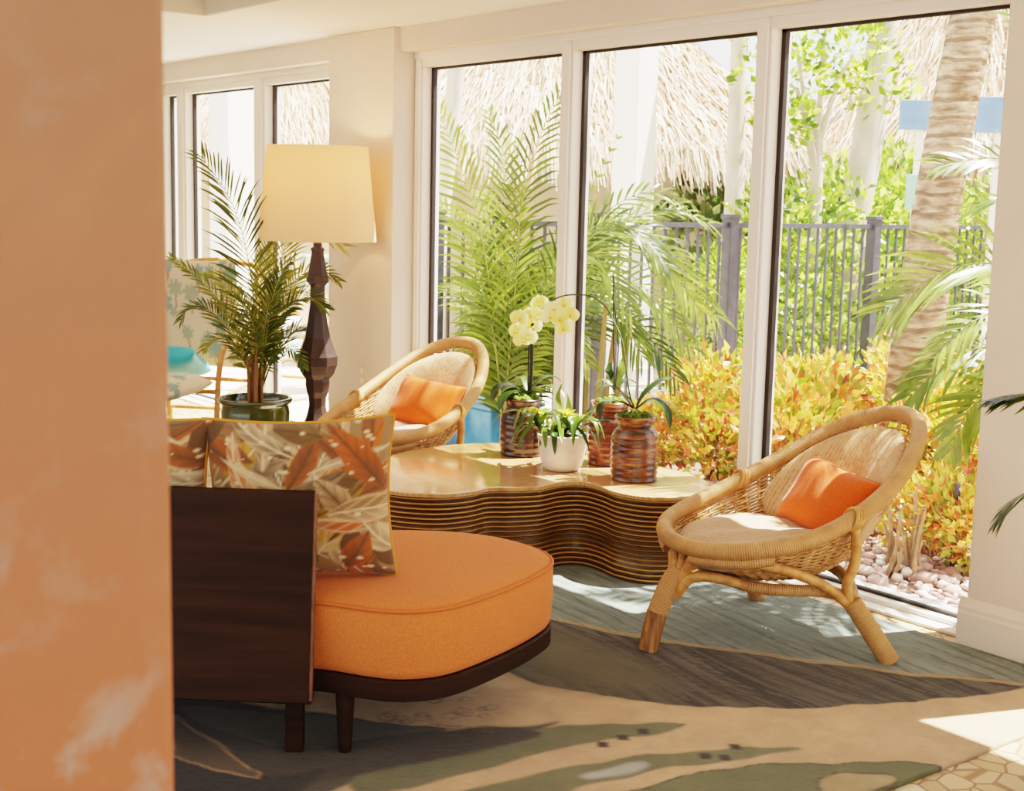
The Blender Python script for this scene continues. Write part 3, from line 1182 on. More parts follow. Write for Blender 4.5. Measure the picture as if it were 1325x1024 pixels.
def frond(b, pts, ll, n=26, width=.011, ang=50, droop=.25, t0=.18, vee=.35, stemr=.006, u0=None, jit=.12, stem=None, g=rnd, hint=None):
    """feather palm frond: rachis plus two rows of narrow leaflets"""
    P = resample(catmull(pts, 8), 40)
    (stem or b).tube(P, [stemr * (1 - .8 * i / 39) for i in range(40)], 5)
    u0 = g.uniform(.15, .7) if u0 is None else u0
    for k in range(n):
        t = t0 + (1 - t0) * k / (n - 1)
        i = min(38, int(t * 39))
        p = P[i].lerp(P[i + 1], t * 39 - i)
        tg = (P[i + 1] - P[i]).normalized()
        sd = tg.cross(Vector(hint) if hint else Vector((0, 0, 1)))
        sd = sd.normalized() if sd.length > .05 else tg.cross(Vector((1, 0, .3))).normalized()
        nn = sd.cross(tg).normalized()
        q = (t - t0) / (1 - t0)
        L = ll * (.45 + .55 * math.sin(PI * (q * .8 + .15))) * (1 - .35 * q)
        a = math.radians(ang * (1 - .45 * q))
        for s in (-1, 1):
            aa = a * g.uniform(1 - jit, 1 + jit)
            d = (tg * math.cos(aa) + sd * s * math.sin(aa) + nn * (vee + g.uniform(-jit, jit))).normalized()
            LL = L * g.uniform(.85, 1.1)
            w = width * g.uniform(.8, 1.15)
            sw = d.cross(nn)
            sw = sw.normalized()
            dr = Vector((0, 0, -1)) * droop * LL
            m1 = p + d * LL * .35 + dr * .08
            m2 = p + d * LL * .7 + dr * .4
            e = p + d * LL + dr
            uu = min(1, max(0, u0 + g.uniform(-.2, .2)))
            vs = [p - sw * w * .3, p + sw * w * .3, m1 + sw * w, m2 + sw * w * .8, e, m2 - sw * w * .8, m1 - sw * w]
            b.add(vs, [(0, 1, 2, 6), (6, 2, 3, 5), (5, 3, 4)], [[(uu, 0)] * 4, [(uu, .5)] * 4, [(uu, 1)] * 3])


def arch(base, tip, rise, g=rnd):
    base, tip = Vector(base), Vector(tip)
    m1 = base.lerp(tip, .45) + Vector((0, 0, rise))
    m0 = base.lerp(m1, .5) + Vector((0, 0, rise * .25))
    m2 = m1.lerp(tip, .55) + Vector((0, 0, rise * .22))
    return [base, m0, m1, m2, tip]


# ------------------------------------------------------------------ plants on the table
def jar_profile(r, h):
    return [(r * .88, 0), (r * .96, h * .02), (r * .97, h * .10), (r, h * .2), (r * 1.0, h * .62), (r * .95, h * .72), (r * .80, h * .80), (r * .72, h * .84), (r * .74, h * .87), (r * .86, h * .96), (r * .88, h * .99), (r * .85, h), (r * .76, h * .985), (r * .68, h * .93)]


def ribbed(prof, amp, n):
    """refine a lathe profile and add shallow turned ridges"""
    out = []
    for (r0, z0), (r1, z1) in zip(prof[:-1], prof[1:]):
        k = max(1, int(abs(z1 - z0) / .006))
        for i in range(k):
            f = i / k
            z = z0 + (z1 - z0) * f
            out.append((r0 + (r1 - r0) * f + amp * math.sin(z * n), z))
    out.append(prof[-1])
    return out


def orchid_flower(parent, p, face, size, g):
    """five petals and a lip, facing along a direction"""
    f = Vector(face).normalized()
    sx = f.cross(Vector((0, 0, 1))).normalized()
    sy = sx.cross(f)
    roll = g.uniform(-.3, .3)
    b = MB()
    for k, (a, L, W) in enumerate([(90, .95, .42), (210, .9, .40), (330, .9, .40), (12, 1.0, .72), (168, 1.0, .72)]):
        a = math.radians(a) + roll
        d = sx * math.cos(a) + sy * math.sin(a)
        sd = f.cross(d)
        u = g.uniform(.2, .9)
        rows = []
        for i in range(6):
            t = i / 5
            w = size * .5 * W * math.sin(PI * min(1, .12 + .85 * t)) ** .7
            c = Vector(p) + d * (size * .5 * L * t) + f * (size * (.10 * t - .22 * t * t))
            rows.append([c - sd * w - f * size * .03, c, c + sd * w - f * size * .03])
        b.grid(rows, uvfun=lambda i, j: (max(0, u - .5 * (1 - i / 5)), i / 5))
    o = b.build('flower', M['petal'], parent)
    b = MB()
    c = Vector(p) + f * size * .06
    rows = []
    for i in range(5):
        t = i / 4
        q = c - sy * size * .16 * t + f * size * (.12 * math.sin(PI * t))
        w = size * .09 * math.sin(PI * (.2 + .75 * t))
        rows.append([q - sx * w + f * .004, q, q + sx * w + f * .004])
    b.grid(rows, uvfun=lambda i, j: (.4, 0))
    b.build('lip', M['lip'], o)
    return o


def loc(root, p):
    return Vector(p) - Vector(root.location)


def px_in(root, pts, d):
    """measured points (seen x, y) near the plant, d metres deep (or per point), in the plant's own frame"""
    return [loc(root, dep(x, y, (d if not isinstance(d, (list, tuple)) else d[k]))) for k, (x, y) in enumerate(pts)]


def zdep(p):
    return (Vector(p) - CAM).dot(FW)


PL, PW, PR, PH = (-4.873, 3.844), (-4.494, 3.771), (-4.177, 3.907), (-4.50, 4.05)
# right orchid
orR = thing('potted_orchid', 'orchid in an amber ringed wooden jar, its flower stem arching left', 'plant', (PR[0], PR[1], TOPZ), 0, 'potted orchids')
dR = zdep(orR.location)
b = MB()
b.lathe(ribbed(jar_profile(.102, .275), .0022, 240), 40, (0, 0, 0))
b.build('jar', M['jar'], orR, angle=60)
def moss(root, r, z):
    b = MB()
    for k in range(36):
        a, q = rnd.uniform(0, 2 * PI), r * math.sqrt(rnd.random()) * .85
        s = rnd.uniform(.010, .020)
        b.lathe([(s * .9, -s * .3), (s, 0), (s * .7, s * .6), (s * .2, s * .9)], 7, (q * math.cos(a), q * math.sin(a), z + rnd.uniform(-.004, .006)))
    b.build('moss', M['moss'], root)
moss(orR, .078, .272)
def leaves(root, specs, d, mt, wid, zfold=.3):
    for pts, dd, w in specs:
        P = px_in(root, pts, [d + q for q in dd])
        b = MB()
        strap(b, P, w, 12, zfold)
        b.build('leaf', mt, root)
lf = M['leaf_orchid']
leaves(orR, [
    ([(823, 530), (835, 510), (855, 494), (877, 487)], (0, 0, .03, .08), .025),
    ([(823, 530), (845, 518), (862, 530), (867, 556)], (0, -.03, -.06, -.08), .023),
    ([(823, 530), (850, 516), (878, 534), (882, 545)], (0, .04, .08, .08), .018),
    ([(820, 530), (800, 505), (785, 500), (772, 508)], (0, -.02, -.04, -.06), .024),
    ([(820, 530), (800, 520), (778, 524), (776, 545)], (0, -.05, -.1, -.12), .022),
    ([(820, 528), (806, 512), (790, 512), (776, 514)], (0, .05, .09, .1), .018),
], dR, lf, .02)
b = MB()
b.tube(px_in(orR, [(821, 528), (814, 507), (806, 446), (795, 418), (782, 395), (762, 383), (735, 382), (716, 388), (706, 396)], dR) if False else catmull(px_in(orR, [(821, 528), (814, 507), (806, 446), (795, 418), (782, 395), (762, 383), (735, 382), (716, 388), (706, 396)], [dR, dR, dR, dR + .02, dR + .04, dR + .06, dR + .08, dR + .1, dR + .1]), 5), .0035, 6)
b.build('flower_stem', M['stemg'], orR)
g = random.Random(5)
for (x, y) in [(716, 400), (731, 394), (738, 408), (724, 413), (730, 425), (712, 410)]:
    orchid_flower(orR, px_in(orR, [(x, y)], dR + .08 + g.uniform(-.03, .03))[0], CAM - Vector(orR.location) + Vector((g.uniform(-1.5, 1.5), g.uniform(-1.5, 1.5), g.uniform(-1.2, .3))), .080, g)
# left orchid
orL = thing('potted_orchid', 'orchid with pale yellow flowers in a dark brown jar, left of the white bowl', 'plant', (PL[0], PL[1], TOPZ), 0, 'potted orchids')
dL = zdep(orL.location)
b = MB()
b.lathe(ribbed([(r, z) for r, z in jar_profile(.103, .265)], .0012, 200), 40)
b.build('jar', M['jard'], orL, angle=60)
moss(orL, .075, .262)
leaves(orL, [
    ([(683, 510), (665, 500), (645, 502), (637, 520)], (0, -.03, -.06, -.08), .033),
    ([(683, 510), (668, 505), (652, 515), (646, 532)], (0, -.06, -.11, -.13), .030),
    ([(686, 508), (700, 492), (716, 488), (727, 495)], (0, .0, .02, .04), .030),
    ([(686, 508), (704, 500), (722, 505), (730, 515)], (0, -.05, -.08, -.1), .024),
    ([(684, 508), (680, 492), (672, 488), (668, 496)], (0, .06, .1, .12), .022),
], dL, lf, .02)
b = MB()
for k, x in enumerate((684, 687, 689)):
    b.tube(px_in(orL, [(683 + k * 2, 512), (x, 470), (x + 1, 425 - 6 * k)], dL), .0042, 6)
b.build('stake', M['stake'], orL)
for (x, y) in [(670, 428), (676, 440), (686, 408), (698, 393), (690, 422), (672, 412), (684, 436), (697, 410)]:
    orchid_flower(orL, px_in(orL, [(x, y)], dL - .03 + g.uniform(-.03, .03))[0], CAM - Vector(orL.location) + Vector((g.uniform(-1.5, 1.5), g.uniform(-1.5, 1.5), g.uniform(-1.2, .3))), .088, g)
# hidden orchid
orH = thing('potted_orchid', 'orchid in a reddish jar half hidden behind the amber ringed jar', 'plant', (PH[0], PH[1], TOPZ), 0, 'potted orchids')
dH = zdep(orH.location)
b = MB()
b.lathe(ribbed(jar_profile(.10, .285), .002, 230), 40)
b.build('jar', M['jarr'], orH, angle=60)
moss(orH, .074, .282)
leaves(orH, [
    ([(795, 505), (788, 485), (791, 468)], (0, 0, .02), .02),
    ([(795, 505), (804, 482), (803, 465)], (0, .02, .04), .022),
    ([(795, 505), (812, 492), (826, 500)], (0, .03, .06), .02),
    ([(795, 505), (780, 492), (770, 500)], (0, .03, .06), .02),
], dH, lf, .02)
b = MB()
b.tube(px_in(orH, [(795, 505), (794, 440), (794, 356)], dH), .0036, 6)
b.tube(catmull(px_in(orH, [(796, 505), (800, 450), (797, 410), (793, 385)], dH - .02), 4), .003, 6)
b.build('stake', M['stake'], orH)
# bromeliad bowl
brW = thing('potted_bromeliad', 'yellow-green bromeliads in a white tapered bowl in the middle of the table', 'plant', (PW[0], PW[1], TOPZ))
dW = zdep(brW.location)
b = MB()
b.lathe([(.058, 0), (.070, .003), (.086, .02), (.098, .06), (.106, .11), (.108, .14), (.113, .148), (.114, .160), (.108, .163), (.100, .150)], 40)
b.build('bowl', M['whitepot'], brW, angle=60)
b = MB()
b.lathe([(.10, .145), (.06, .152), (.005, .154)], 24)
b.build('soil', M['potmulch'], brW)
g = random.Random(9)
for (cx_, cy_, dd) in ((697, 548, -.02), (741, 556, -.02), (722, 566, .03)):
    c = px_in(brW, [(cx_, cy_)], dW + dd)[0]
    for k in range(9):
        a = 2 * PI * k / 9 + g.uniform(-.3, .3)
        L = g.uniform(.13, .22)
        d = Vector((math.cos(a), math.sin(a), 0))
        b = MB()
        strap(b, [c + Vector((0, 0, -.03)), c + d * L * .35 + Vector((0, 0, .05)), c + d * L * .75 + Vector((0, 0, .045)), c + d * L + Vector((0, 0, g.uniform(-.06, .02)))], .014, 9, .3)
        b.build('leaf', M['leaf_brom'], brW)
leaves(brW, [
    ([(742, 560), (758, 540), (778, 523), (787, 516)], (0, -.02, -.02, 0), .019),
    ([(742, 560), (765, 548), (790, 545), (796, 552)], (0, -.06, -.1, -.12), .018),
    ([(735, 555), (722, 520), (728, 495)], (0, .03, .04), .014),
    ([(735, 555), (736, 530), (733, 508)], (0, .05, .06), .014),
    ([(700, 560), (678, 548), (664, 566)], (0, -.05, -.08), .013),
    ([(705, 562), (688, 552), (674, 570), (672, 584)], (0, -.06, -.11, -.12), .012),
    ([(712, 562), (706, 560), (706, 582)], (0, -.12, -.15), .013),
    ([(725, 562), (718, 562), (718, 590)], (0, -.12, -.15), .014),
], dW, M['leaf_brom'], .02)
for (cx_, cy_, dd, sc) in ((691, 538, -.03, 1.0), (733, 540, -.03, 1.1)):
    c = px_in(brW, [(cx_, cy_)], dW + dd)[0]
    for lay, (nn, L, el) in enumerate(((8, .062, 15), (7, .055, 42), (5, .045, 70))):
        for k in range(nn):
            a = 2 * PI * k / nn + lay * .4
            e = math.radians(el)
            d = Vector((math.cos(a) * math.cos(e), math.sin(a) * math.cos(e), math.sin(e)))
            b = MB()
            strap(b, [c, c + d * L * .5 * sc, c + d * L * sc + Vector((0, 0, -.008))], .011, 6, .3)
            b.build('bract', M['leaf_bract'], brW)

# ------------------------------------------------------------------ floor lamp
LX, LY = -6.68, 3.79
lamp = thing('floor_lamp', 'tall floor lamp with a dark turned faceted post and cream drum shade', 'lamp', (LX, LY, 0))
kz = 7.5 / 1760
def lz(yc):      # height of a level measured along the post
    return 1.55 + (247 - (280 + yc / 3.657)) * kz
prof = []
for yc, hw in [(60, 18), (125, 20), (130, 30), (142, 30), (148, 26), (262, 44), (272, 50), (290, 50), (300, 40), (312, 32), (400, 34), (480, 44), (560, 58), (630, 82), (648, 90), (690, 88), (735, 72), (760, 52), (768, 54), (790, 54), (822, 49), (850, 40), (890, 38), (930, 46), (980, 62), (1030, 80), (1090, 96), (1150, 100)]:
    prof.append((hw / 3.657 * kz * 1.13, lz(yc)))
prof = prof[::-1]
zb = prof[0][1]
prof = [(.15, 0), (.155, .008), (.155, .035), (.13, .05), (.115, .06), (.115, zb * .6), (.11, zb * .9)] + prof
b = MB()
b.lathe(prof, 8, (0, 0, 0), rot=PI / 8 + .35)
b.build('post', M['lampwood'], lamp, smooth=False)
b = MB()
b.tube([(0, 0, 1.30), (0, 0, 1.52)], .012, 8)
b.build('stem', M['goldpipe'], lamp)
b = MB()
b.lathe([(.012, 1.50), (.02, 1.52), (.034, 1.57), (.028, 1.61), (.008, 1.625)], 16)
b.build('bulb', M['whitepot'], lamp)
b = MB()
zt, zb2 = 1.815, 1.298
seg = 56
b.lathe([(.326, zb2), (.277, zt)], seg, cap=False)
b.lathe([(.273, zt), (.322, zb2)], seg, cap=False)
b.lathe([(.322, zb2), (.326, zb2)], seg, cap=False)
b.lathe([(.277, zt), (.273, zt)], seg, cap=False)
sh = b.build('lamp_shade', M['shade'], lamp)
b = MB()
for k in range(3):
    a = 2 * PI * k / 3
    b.tube([(0, 0, 1.50), (.29 * math.cos(a), .29 * math.sin(a), 1.61)], .004, 5)
b.build('shade_spider', M['gasket'], lamp)
ld = bpy.data.lights.new('lamp_bulb', 'POINT')
ld.energy = 8.5
ld.color = (1, .60, .30)
ld.shadow_soft_size = .04
lo = bpy.data.objects.new('lamp_bulb_light', ld)
lo.location = (LX, LY, 1.66)
COL.objects.link(lo)

# ------------------------------------------------------------------ indoor palm
palm = thing('potted_palm', 'feathery palm in a glossy dark green pot beside the floor lamp', 'plant', (-6.75, 3.44, 0))
b = MB()
b.lathe([(.135, 0), (.145, .01), (.175, .15), (.188, .27), (.190, .36), (.184, .392), (.186, .40), (.202, .412), (.206, .424), (.200, .434), (.184, .434), (.176, .42), (.172, .39)], 48)
b.build('pot', M['pot'], palm, angle=60)
b = MB()
b.lathe([(.174, .395), (.1, .405), (.004, .41)], 24)
b.build('soil', M['potmulch'], palm)
g = random.Random(4)
dP = 7.5
canes = MB()
for k in range(15):
    a, q = g.uniform(0, 2 * PI), g.uniform(.0, .07)
    x, y = q * math.cos(a), q * math.sin(a)
    canes.tube([(x, y, .40), (x * 1.1, y * 1.1, .55), (x * 1.6 + g.uniform(-.02, .02), y * 1.6, g.uniform(.64, .8))], [.013, .010, .006], 6)
canes.build('cane', M['canebase'], palm)
fr_specs = [
    ([(333, 500), (330, 420), (322, 340), (300, 262), (262, 205)], (0, 0, -.05, -.1, -.15), .36, 24),
    ([(338, 500), (346, 430), (362, 340), (388, 295), (440, 318)], (0, 0, .1, .2, .25), .26, 24),
    ([(330, 500), (310, 430), (280, 385), (250, 355), (222, 335)], (0, -.05, -.15, -.2, -.25), .14, 22),
    ([(330, 500), (305, 440), (272, 402), (245, 400), (236, 412)], (0, .05, .1, .12, .14), .17, 22),
    ([(333, 500), (318, 420), (300, 380), (278, 358), (262, 356)], (0, .05, .15, .2, .25), .15, 20),
    ([(340, 500), (352, 430), (376, 395), (400, 385), (420, 398)], (0, -.05, -.1, -.15, -.15), .18, 22),
    ([(340, 500), (360, 450), (384, 428), (402, 432), (410, 448)], (0, .08, .15, .2, .22), .15, 20),
    ([(333, 500), (334, 420), (338, 360), (345, 320), (352, 295)], (0, .1, .15, .2, .2), .17, 20),
    ([(336, 500), (344, 440), (352, 390), (366, 350), (380, 335)], (0, -.1, -.2, -.25, -.3), .17, 20),
    ([(330, 500), (312, 460), (294, 440), (276, 440), (264, 452)], (0, -.1, -.2, -.25, -.3), .13, 18),
    ([(338, 500), (350, 465), (368, 450), (384, 458), (392, 474)], (0, -.1, -.2, -.25, -.28), .13, 18),
    ([(335, 500), (330, 430), (316, 395), (306, 380), (296, 380)], (0, -.15, -.25, -.3, -.32), .16, 18),
    ([(338, 500), (356, 410), (385, 360), (415, 350), (436, 362)], (0, .15, .3, .35, .38), .18, 22),
    ([(336, 500), (341, 440), (345, 410), (350, 385), (352, 372)], (0, -.1, -.18, -.2, -.2), .15, 18),
]
for pts, dd, ll, n_ in fr_specs:
    P = px_in(palm, pts, [dP + q for q in dd])
    b = MB()
    frond(b, P, ll * 1.1, n_ + 12, .0060, 46, .18, .22, .25, .0055, None, .22, g=g, hint=(.55 + g.uniform(-.3, .3), -.45 + g.uniform(-.3, .3), .75))
    b.build('frond', M['leaf_indoor'], palm)

# ------------------------------------------------------------------ second indoor palm, right, mostly out of frame
palm2 = thing('potted_palm', 'potted palm at the right edge reaching in front of the pier', 'plant', (-1.60, 3.50, 0))
b = MB()
b.lathe([(.14, 0), (.16, .02), (.20, .30), (.205, .36), (.22, .38), (.22, .40), (.20, .40), (.19, .36)], 40)
b.build('pot', M['pot'], palm2, angle=60)
b = MB()
b.lathe([(.19, .365), (.1, .375), (.004, .38)], 24)
b.build('soil', M['potmulch'], palm2)
b = MB()
b.tube([(0, 0, .37), (.01, 0, .8), (-.02, .02, 1.15)], [.022, .018, .012], 8)
b.build('cane', M['canebase'], palm2)
d2 = 3.72
specs2 = [([(1460, 560), (1400, 520), (1340, 512), (1290, 518)], (-.1, -.05, 0, .02), .17, 9, .016),
          ([(1450, 640), (1380, 625), (1325, 640), (1292, 672)], (-.1, -.05, 0, .02), .12, 12, .009)]
for pts, dd, ll, n_, w_ in specs2:
    P = px_in(palm2, pts, [d2 + q for q in dd])
    b = MB()
    frond(b, P, ll, n_, w_, 34, .35, .45, .05, .005, .1, .15, g=g)
    b.build('frond', M['leaf_indoor'], palm2)
for k in range(5):
    a = g.uniform(-1.4, 1.4)
    d = Vector((math.cos(a), math.sin(a) * .6 - .3, 0))
    b = MB()
    frond(b, arch((-.02, .02, 1.12), Vector((0, 0, 1.25)) + d * .7, .25), .25, 18, .012, 45, .3, .3, .2, .005, .15, .15, g=g)
    b.build('frond', M['leaf_indoor'], palm2)


# ------------------------------------------------------------------ far armchair with tropical print cushion
def tropic_paint(u, v):
    c = (222, 206, 180)
    g = random.Random(3)
    for k in range(26):
        x, y, r = g.uniform(-1, 1), g.uniform(-1, 1), g.uniform(.1, .2)
        dx, dy = u - x, v - y
        q = math.hypot(dx, dy)
        a = math.atan2(dy, dx)
        if q < r * (.45 + .55 * abs(math.cos(3.5 * a + k))):
            c = (142, 166, 158) if k % 3 else (170, 176, 150)
        elif abs(dx) < .015 and -2 * r < dy < 0:
            c = (176, 150, 116)
    return lin(c)


def make_armchair(label, loc_, rz):
    """high-backed cane armchair, faces local +X"""
    root = thing('cane_armchair', label, 'chair', loc_, rz, 'cane armchairs')
    P = M['cane']
    for s in (-1, 1):
        b = MB()      # rear upright and rear leg in one bent cane
        b.tube(catmull([(-.34, .30 * s, 0), (-.28, .30 * s, .25), (-.24, .30 * s, .45), (-.33, .30 * s, .80), (-.42, .28 * s, 1.08)], 6), .019, 8)
        lg = b.build('rear_leg', P, root)
        b = MB()
        b.tube(catmull([(.34, .30 * s, 0), (.32, .30 * s, .25), (.30, .31 * s, .50), (.24, .32 * s, .62), (.05, .32 * s, .64), (-.28, .31 * s, .62)], 6), .019, 8)
        b.build('front_leg', P, root)
        b = MB()
        b.tube(catmull([(.32, .31 * s, .08), (.1, .31 * s, .22), (-.1, .31 * s, .22), (-.31, .31 * s, .08)], 6), .012, 8)
        b.tube(catmull([(.32, .30 * s, .30), (0, .31 * s, .34), (-.26, .30 * s, .34)], 6), .013, 8)
        b.build('side_brace', P, root)
    b = MB()
    for x, z in ((.31, .36), (-.25, .36), (.33, .16), (-.30, .16)):
        b.tube([(x, -.30, z), (x, .30, z)], .014, 8)
    b.tube(catmull([(-.42, -.28, 1.08), (-.44, -.1, 1.11), (-.44, .1, 1.11), (-.42, .28, 1.08)], 6), .019, 8)
    b.build('crossbar', P, root)
    o = pillow('back_cushion', .56, .72, .13, M['tropic'], root, 60, .03, None, tropic_paint)
    o.matrix_local = Matrix.Translation((-.20, 0, .44)) @ Matrix.Rotation(math.radians(90), 4, 'Z') @ Matrix.Rotation(math.radians(-14) * -1, 4, 'X')
    o = pillow('seat_cushion', .56, .56, .13, M['tropic'], root, 60, .03, None, tropic_paint)
    o.matrix_local = Matrix.Translation((.32, 0, .42)) @ Matrix.Rotation(math.radians(90), 4, 'Z') @ Matrix.Rotation(math.radians(90), 4, 'X')
    return root


ang = math.atan2(-.75, .66)
arm = make_armchair('cane armchair with palm-print cushions by the far window behind the potted palm', (-7.92, 3.60, 0), ang)
tp_ = pillow('throw_pillow', .36, .30, .14, M['teal'], None, 30, .05)
tp_.matrix_world = Matrix.Translation((-7.92, 3.60, 0)) @ Matrix.Rotation(ang, 4, 'Z') @ Matrix.Translation((.02, -.04, .45)) @ Matrix.Rotation(math.radians(90), 4, 'Z') @ Matrix.Rotation(math.radians(62), 4, 'X')
tag(tp_, 'shiny teal pillow lying on the far palm-print armchair', 'pillow')

# ------------------------------------------------------------------ outside
sbox('ground', -60, 40, 4.47, 70, -.30, -.10, M['soil'])
sbox('trim_2', -60, 3.2, 4.46, 4.62, -.3, -.02, M['conc'])
o = sbox('path', -40, -7.35, 4.62, 30, -.12, -.06, M['conc'])

# gravel bed
g = random.Random(12)
b = MB()
ico = []
ph = (1 + 5 ** .5) / 2
iv = [(-1, ph, 0), (1, ph, 0), (-1, -ph, 0), (1, -ph, 0), (0, -1, ph), (0, 1, ph), (0, -1, -ph), (0, 1, -ph), (ph, 0, -1), (ph, 0, 1), (-ph, 0, -1), (-ph, 0, 1)]
ifc = [(0, 11, 5), (0, 5, 1), (0, 1, 7), (0, 7, 10), (0, 10, 11), (1, 5, 9), (5, 11, 4), (11, 10, 2), (10, 7, 6), (7, 1, 8), (3, 9, 4), (3, 4, 2), (3, 2, 6), (3, 6, 8), (3, 8, 9), (4, 9, 5), (2, 4, 11), (6, 2, 10), (8, 6, 7), (9, 8, 1)]
for k in range(4600):
    x, y = g.uniform(-5.6, -1.2), 4.64 + 2.6 * g.random() ** 1.3
    s = g.uniform(.014, .034) if g.random() < .93 else g.uniform(.034, .055)
    R = Matrix.Rotation(g.uniform(0, 6), 3, 'Z') @ Matrix.Rotation(g.uniform(0, 6), 3, 'X')
    u = g.random()
    sc = Vector((1, g.uniform(.6, 1), g.uniform(.45, .8)))
    z0 = -.095 + .6 * s + g.uniform(0, .025)
    vs = [(R @ Vector(q)) * s * .55 * g.uniform(.85, 1.12) for q in iv]
    b.add([(x + q.x * sc.x, y + q.y * sc.y, z0 + q.z * sc.z) for q in vs], ifc, [[(u, 0)] * 3] * 20)
o = b.build('gravel', M['pebble'])
tag(o, 'pinkish gravel bed outside the tall windows', 'gravel', kind='stuff')

# fence running away from the windows
fence = thing('metal_fence', 'dark metal picket fence standing in the garden', 'fence', (-7.15, 4.9, -.10))
L_ = 9.6
posts = [0.0, 1.35, 2.69, 4.40, 6.2, 8.0, 9.6]
b0 = None
def fpost(y):
    b = MB()
    b.box(-.045, .045, y - .045, y + .045, 0, 1.56)
    b.box(-.055, .055, y - .055, y + .055, 1.545, 1.575)
    return bevel(b.build('post', M['black'], fence, smooth=False), .004)
for y in posts:
    fpost(y)
for z0 in (1.475, .16):
    b = MB()
    b.box(-.022, .022, 0, L_, z0, z0 + .035)
    b.build('rail', M['black'], fence, smooth=False)
b = MB()
b.box(-.0085, .0085, -.0085, .0085, .10, 1.49)
pk = b.build('picket', M['black'], fence, smooth=False)
k = 0
y = .11
first = True
while y < L_:
    if all(abs(y - p) > .05 for p in posts):
        if first:
            pk.location = (0, y, 0)
            first = False
        else:
            c = pk.copy()
            COL.objects.link(c)
            c.parent = fence
            c.location = (0, y, 0)
    y += .112


# areca palm beyond the glass (in the blue planter)
def trunkline(b, pts, radii, sides=14):
    P = resample(catmull(pts, 8), 30)
    n = len(radii) - 1
    R = []
    for i in range(30):
        t = i / 29 * n
        k = min(n - 1, int(t))
        R.append(radii[k] + (radii[k + 1] - radii[k]) * (t - k))
    b.tube(P, R, sides)


BLU = Vector((-7.02, 5.22, -.06))
blue = thing('planter_box', 'low blue tiled planter outside the window behind the left rattan chair', 'planter', BLU, .0)
b = MB()
b.box(-.34, .34, -.20, .20, 0, .30)
bevel(b.build('box', M['bluet'], blue, smooth=False), .01)
b = MB()
b.box(-.36, .36, -.22, .22, .30, .33)
bevel(b.build('rim', M['bluet'], blue, smooth=False), .008)

areca = thing('areca_palm', 'big bright green areca palm right outside the left-hand and middle panes', 'palm', (-6.25, 5.35, -.10))
g = random.Random(21)
b = MB()
for k in range(12):
    a, q = g.uniform(0, 2 * PI), g.uniform(0, .22)
    x, y = q * math.cos(a), q * math.sin(a)
    b.tube([(x, y, 0), (x * 1.2, y * 1.2, .5), (x * 1.5, y * 1.5, g.uniform(.7, 1.1))], [.022, .018, .012], 6)
b.build('cane', M['palmstem'], areca)
BP = (650, 560)
sp_ = [
    ([BP, (640, 420), (622, 300), (594, 210), (566, 140)], (0, -.05, -.15, -.3, -.4), .42, 34),
    ([BP, (660, 420), (672, 290), (690, 200), (722, 128)], (0, 0, .05, .1, .15), .42, 34),
    ([BP, (655, 400), (655, 270), (648, 190), (634, 150)], (0, .1, .2, .3, .35), .40, 32),
    ([BP, (640, 440), (612, 340), (585, 280), (560, 262)], (0, -.1, -.25, -.35, -.4), .36, 30),
    ([BP, (672, 440), (712, 330), (760, 250), (798, 180)], (0, .1, .25, .3, .35), .14, 20),
    ([BP, (690, 420), (742, 320), (800, 285), (860, 340)], (0, .05, .1, .1, .05), .40, 36),
    ([BP, (690, 430), (745, 340), (820, 300), (905, 400)], (0, .15, .3, .35, .3), .44, 38),
    ([BP, (680, 440), (720, 350), (768, 330), (815, 400)], (0, -.1, -.2, -.3, -.35), .38, 34),
    ([BP, (690, 460), (740, 400), (790, 395), (830, 460)], (0, -.05, -.1, -.15, -.2), .34, 32),
    ([BP, (640, 450), (610, 390), (580, 370), (556, 400)], (0, -.1, -.2, -.3, -.35), .34, 30),
    ([BP, (650, 450), (630, 390), (606, 360), (580, 362)], (0, .15, .3, .4, .45), .32, 30),
    ([BP, (665, 450), (680, 380), (700, 340), (722, 330)], (0, .2, .4, .5, .55), .34, 30),
    ([BP, (655, 470), (640, 420), (620, 400), (598, 420)], (0, -.05, -.1, -.15, -.2), .30, 30),
    ([BP, (665, 460), (690, 390), (720, 370), (752, 400)], (0, .1, .15, .2, .2), .34, 30),
    ([BP, (660, 450), (668, 360), (672, 300), (668, 250)], (0, -.1, -.15, -.2, -.2), .34, 30),
    ([BP, (650, 440), (636, 350), (625, 310), (604, 290)], (0, .05, .1, .1, .1), .34, 30),
    ([BP, (675, 460), (700, 420), (730, 420), (760, 470)], (0, -.1, -.18, -.22, -.25), .30, 28),
    ([BP, (690, 440), (760, 300), (830, 250), (880, 262)], (0, .3, .5, .6, .7), .36, 34),
    ([BP, (645, 480), (622, 450), (600, 450), (580, 480)], (0, .1, .2, .25, .3), .28, 26),
    ([BP, (668, 470), (682, 440), (700, 450), (712, 490)], (0, .1, .2, .25, .3), .28, 26),
]
for pts, dd, ll, n_ in sp_:
    P = []
    for (x, y), q in zip(pts, dd):
        d = 8.35 + q
        while dep(x, y, d).y < 4.86:
            d += .03
        P.append(loc(areca, dep(x, y, d)))
    for k in range(2 if ll > .3 and len(pts) > 0 and pts[-1][1] > 250 else 1):
        off = Vector((0, 0, 0)) if k == 0 else Vector((g.uniform(-.25, .25), g.uniform(.25, .6), g.uniform(-.25, .1)))
        b = MB()
        Q = [p + off * (i / 4) for i, p in enumerate(P)]
        frond(b, Q, ll * 1.05, n_, .0095, 54, .30, .12, .18, .008, None, .10, g=g, hint=(.55 + g.uniform(-.3, .3), -.45 + g.uniform(-.3, .3), .75))
        b.build('frond', M['leaf_areca'], areca)

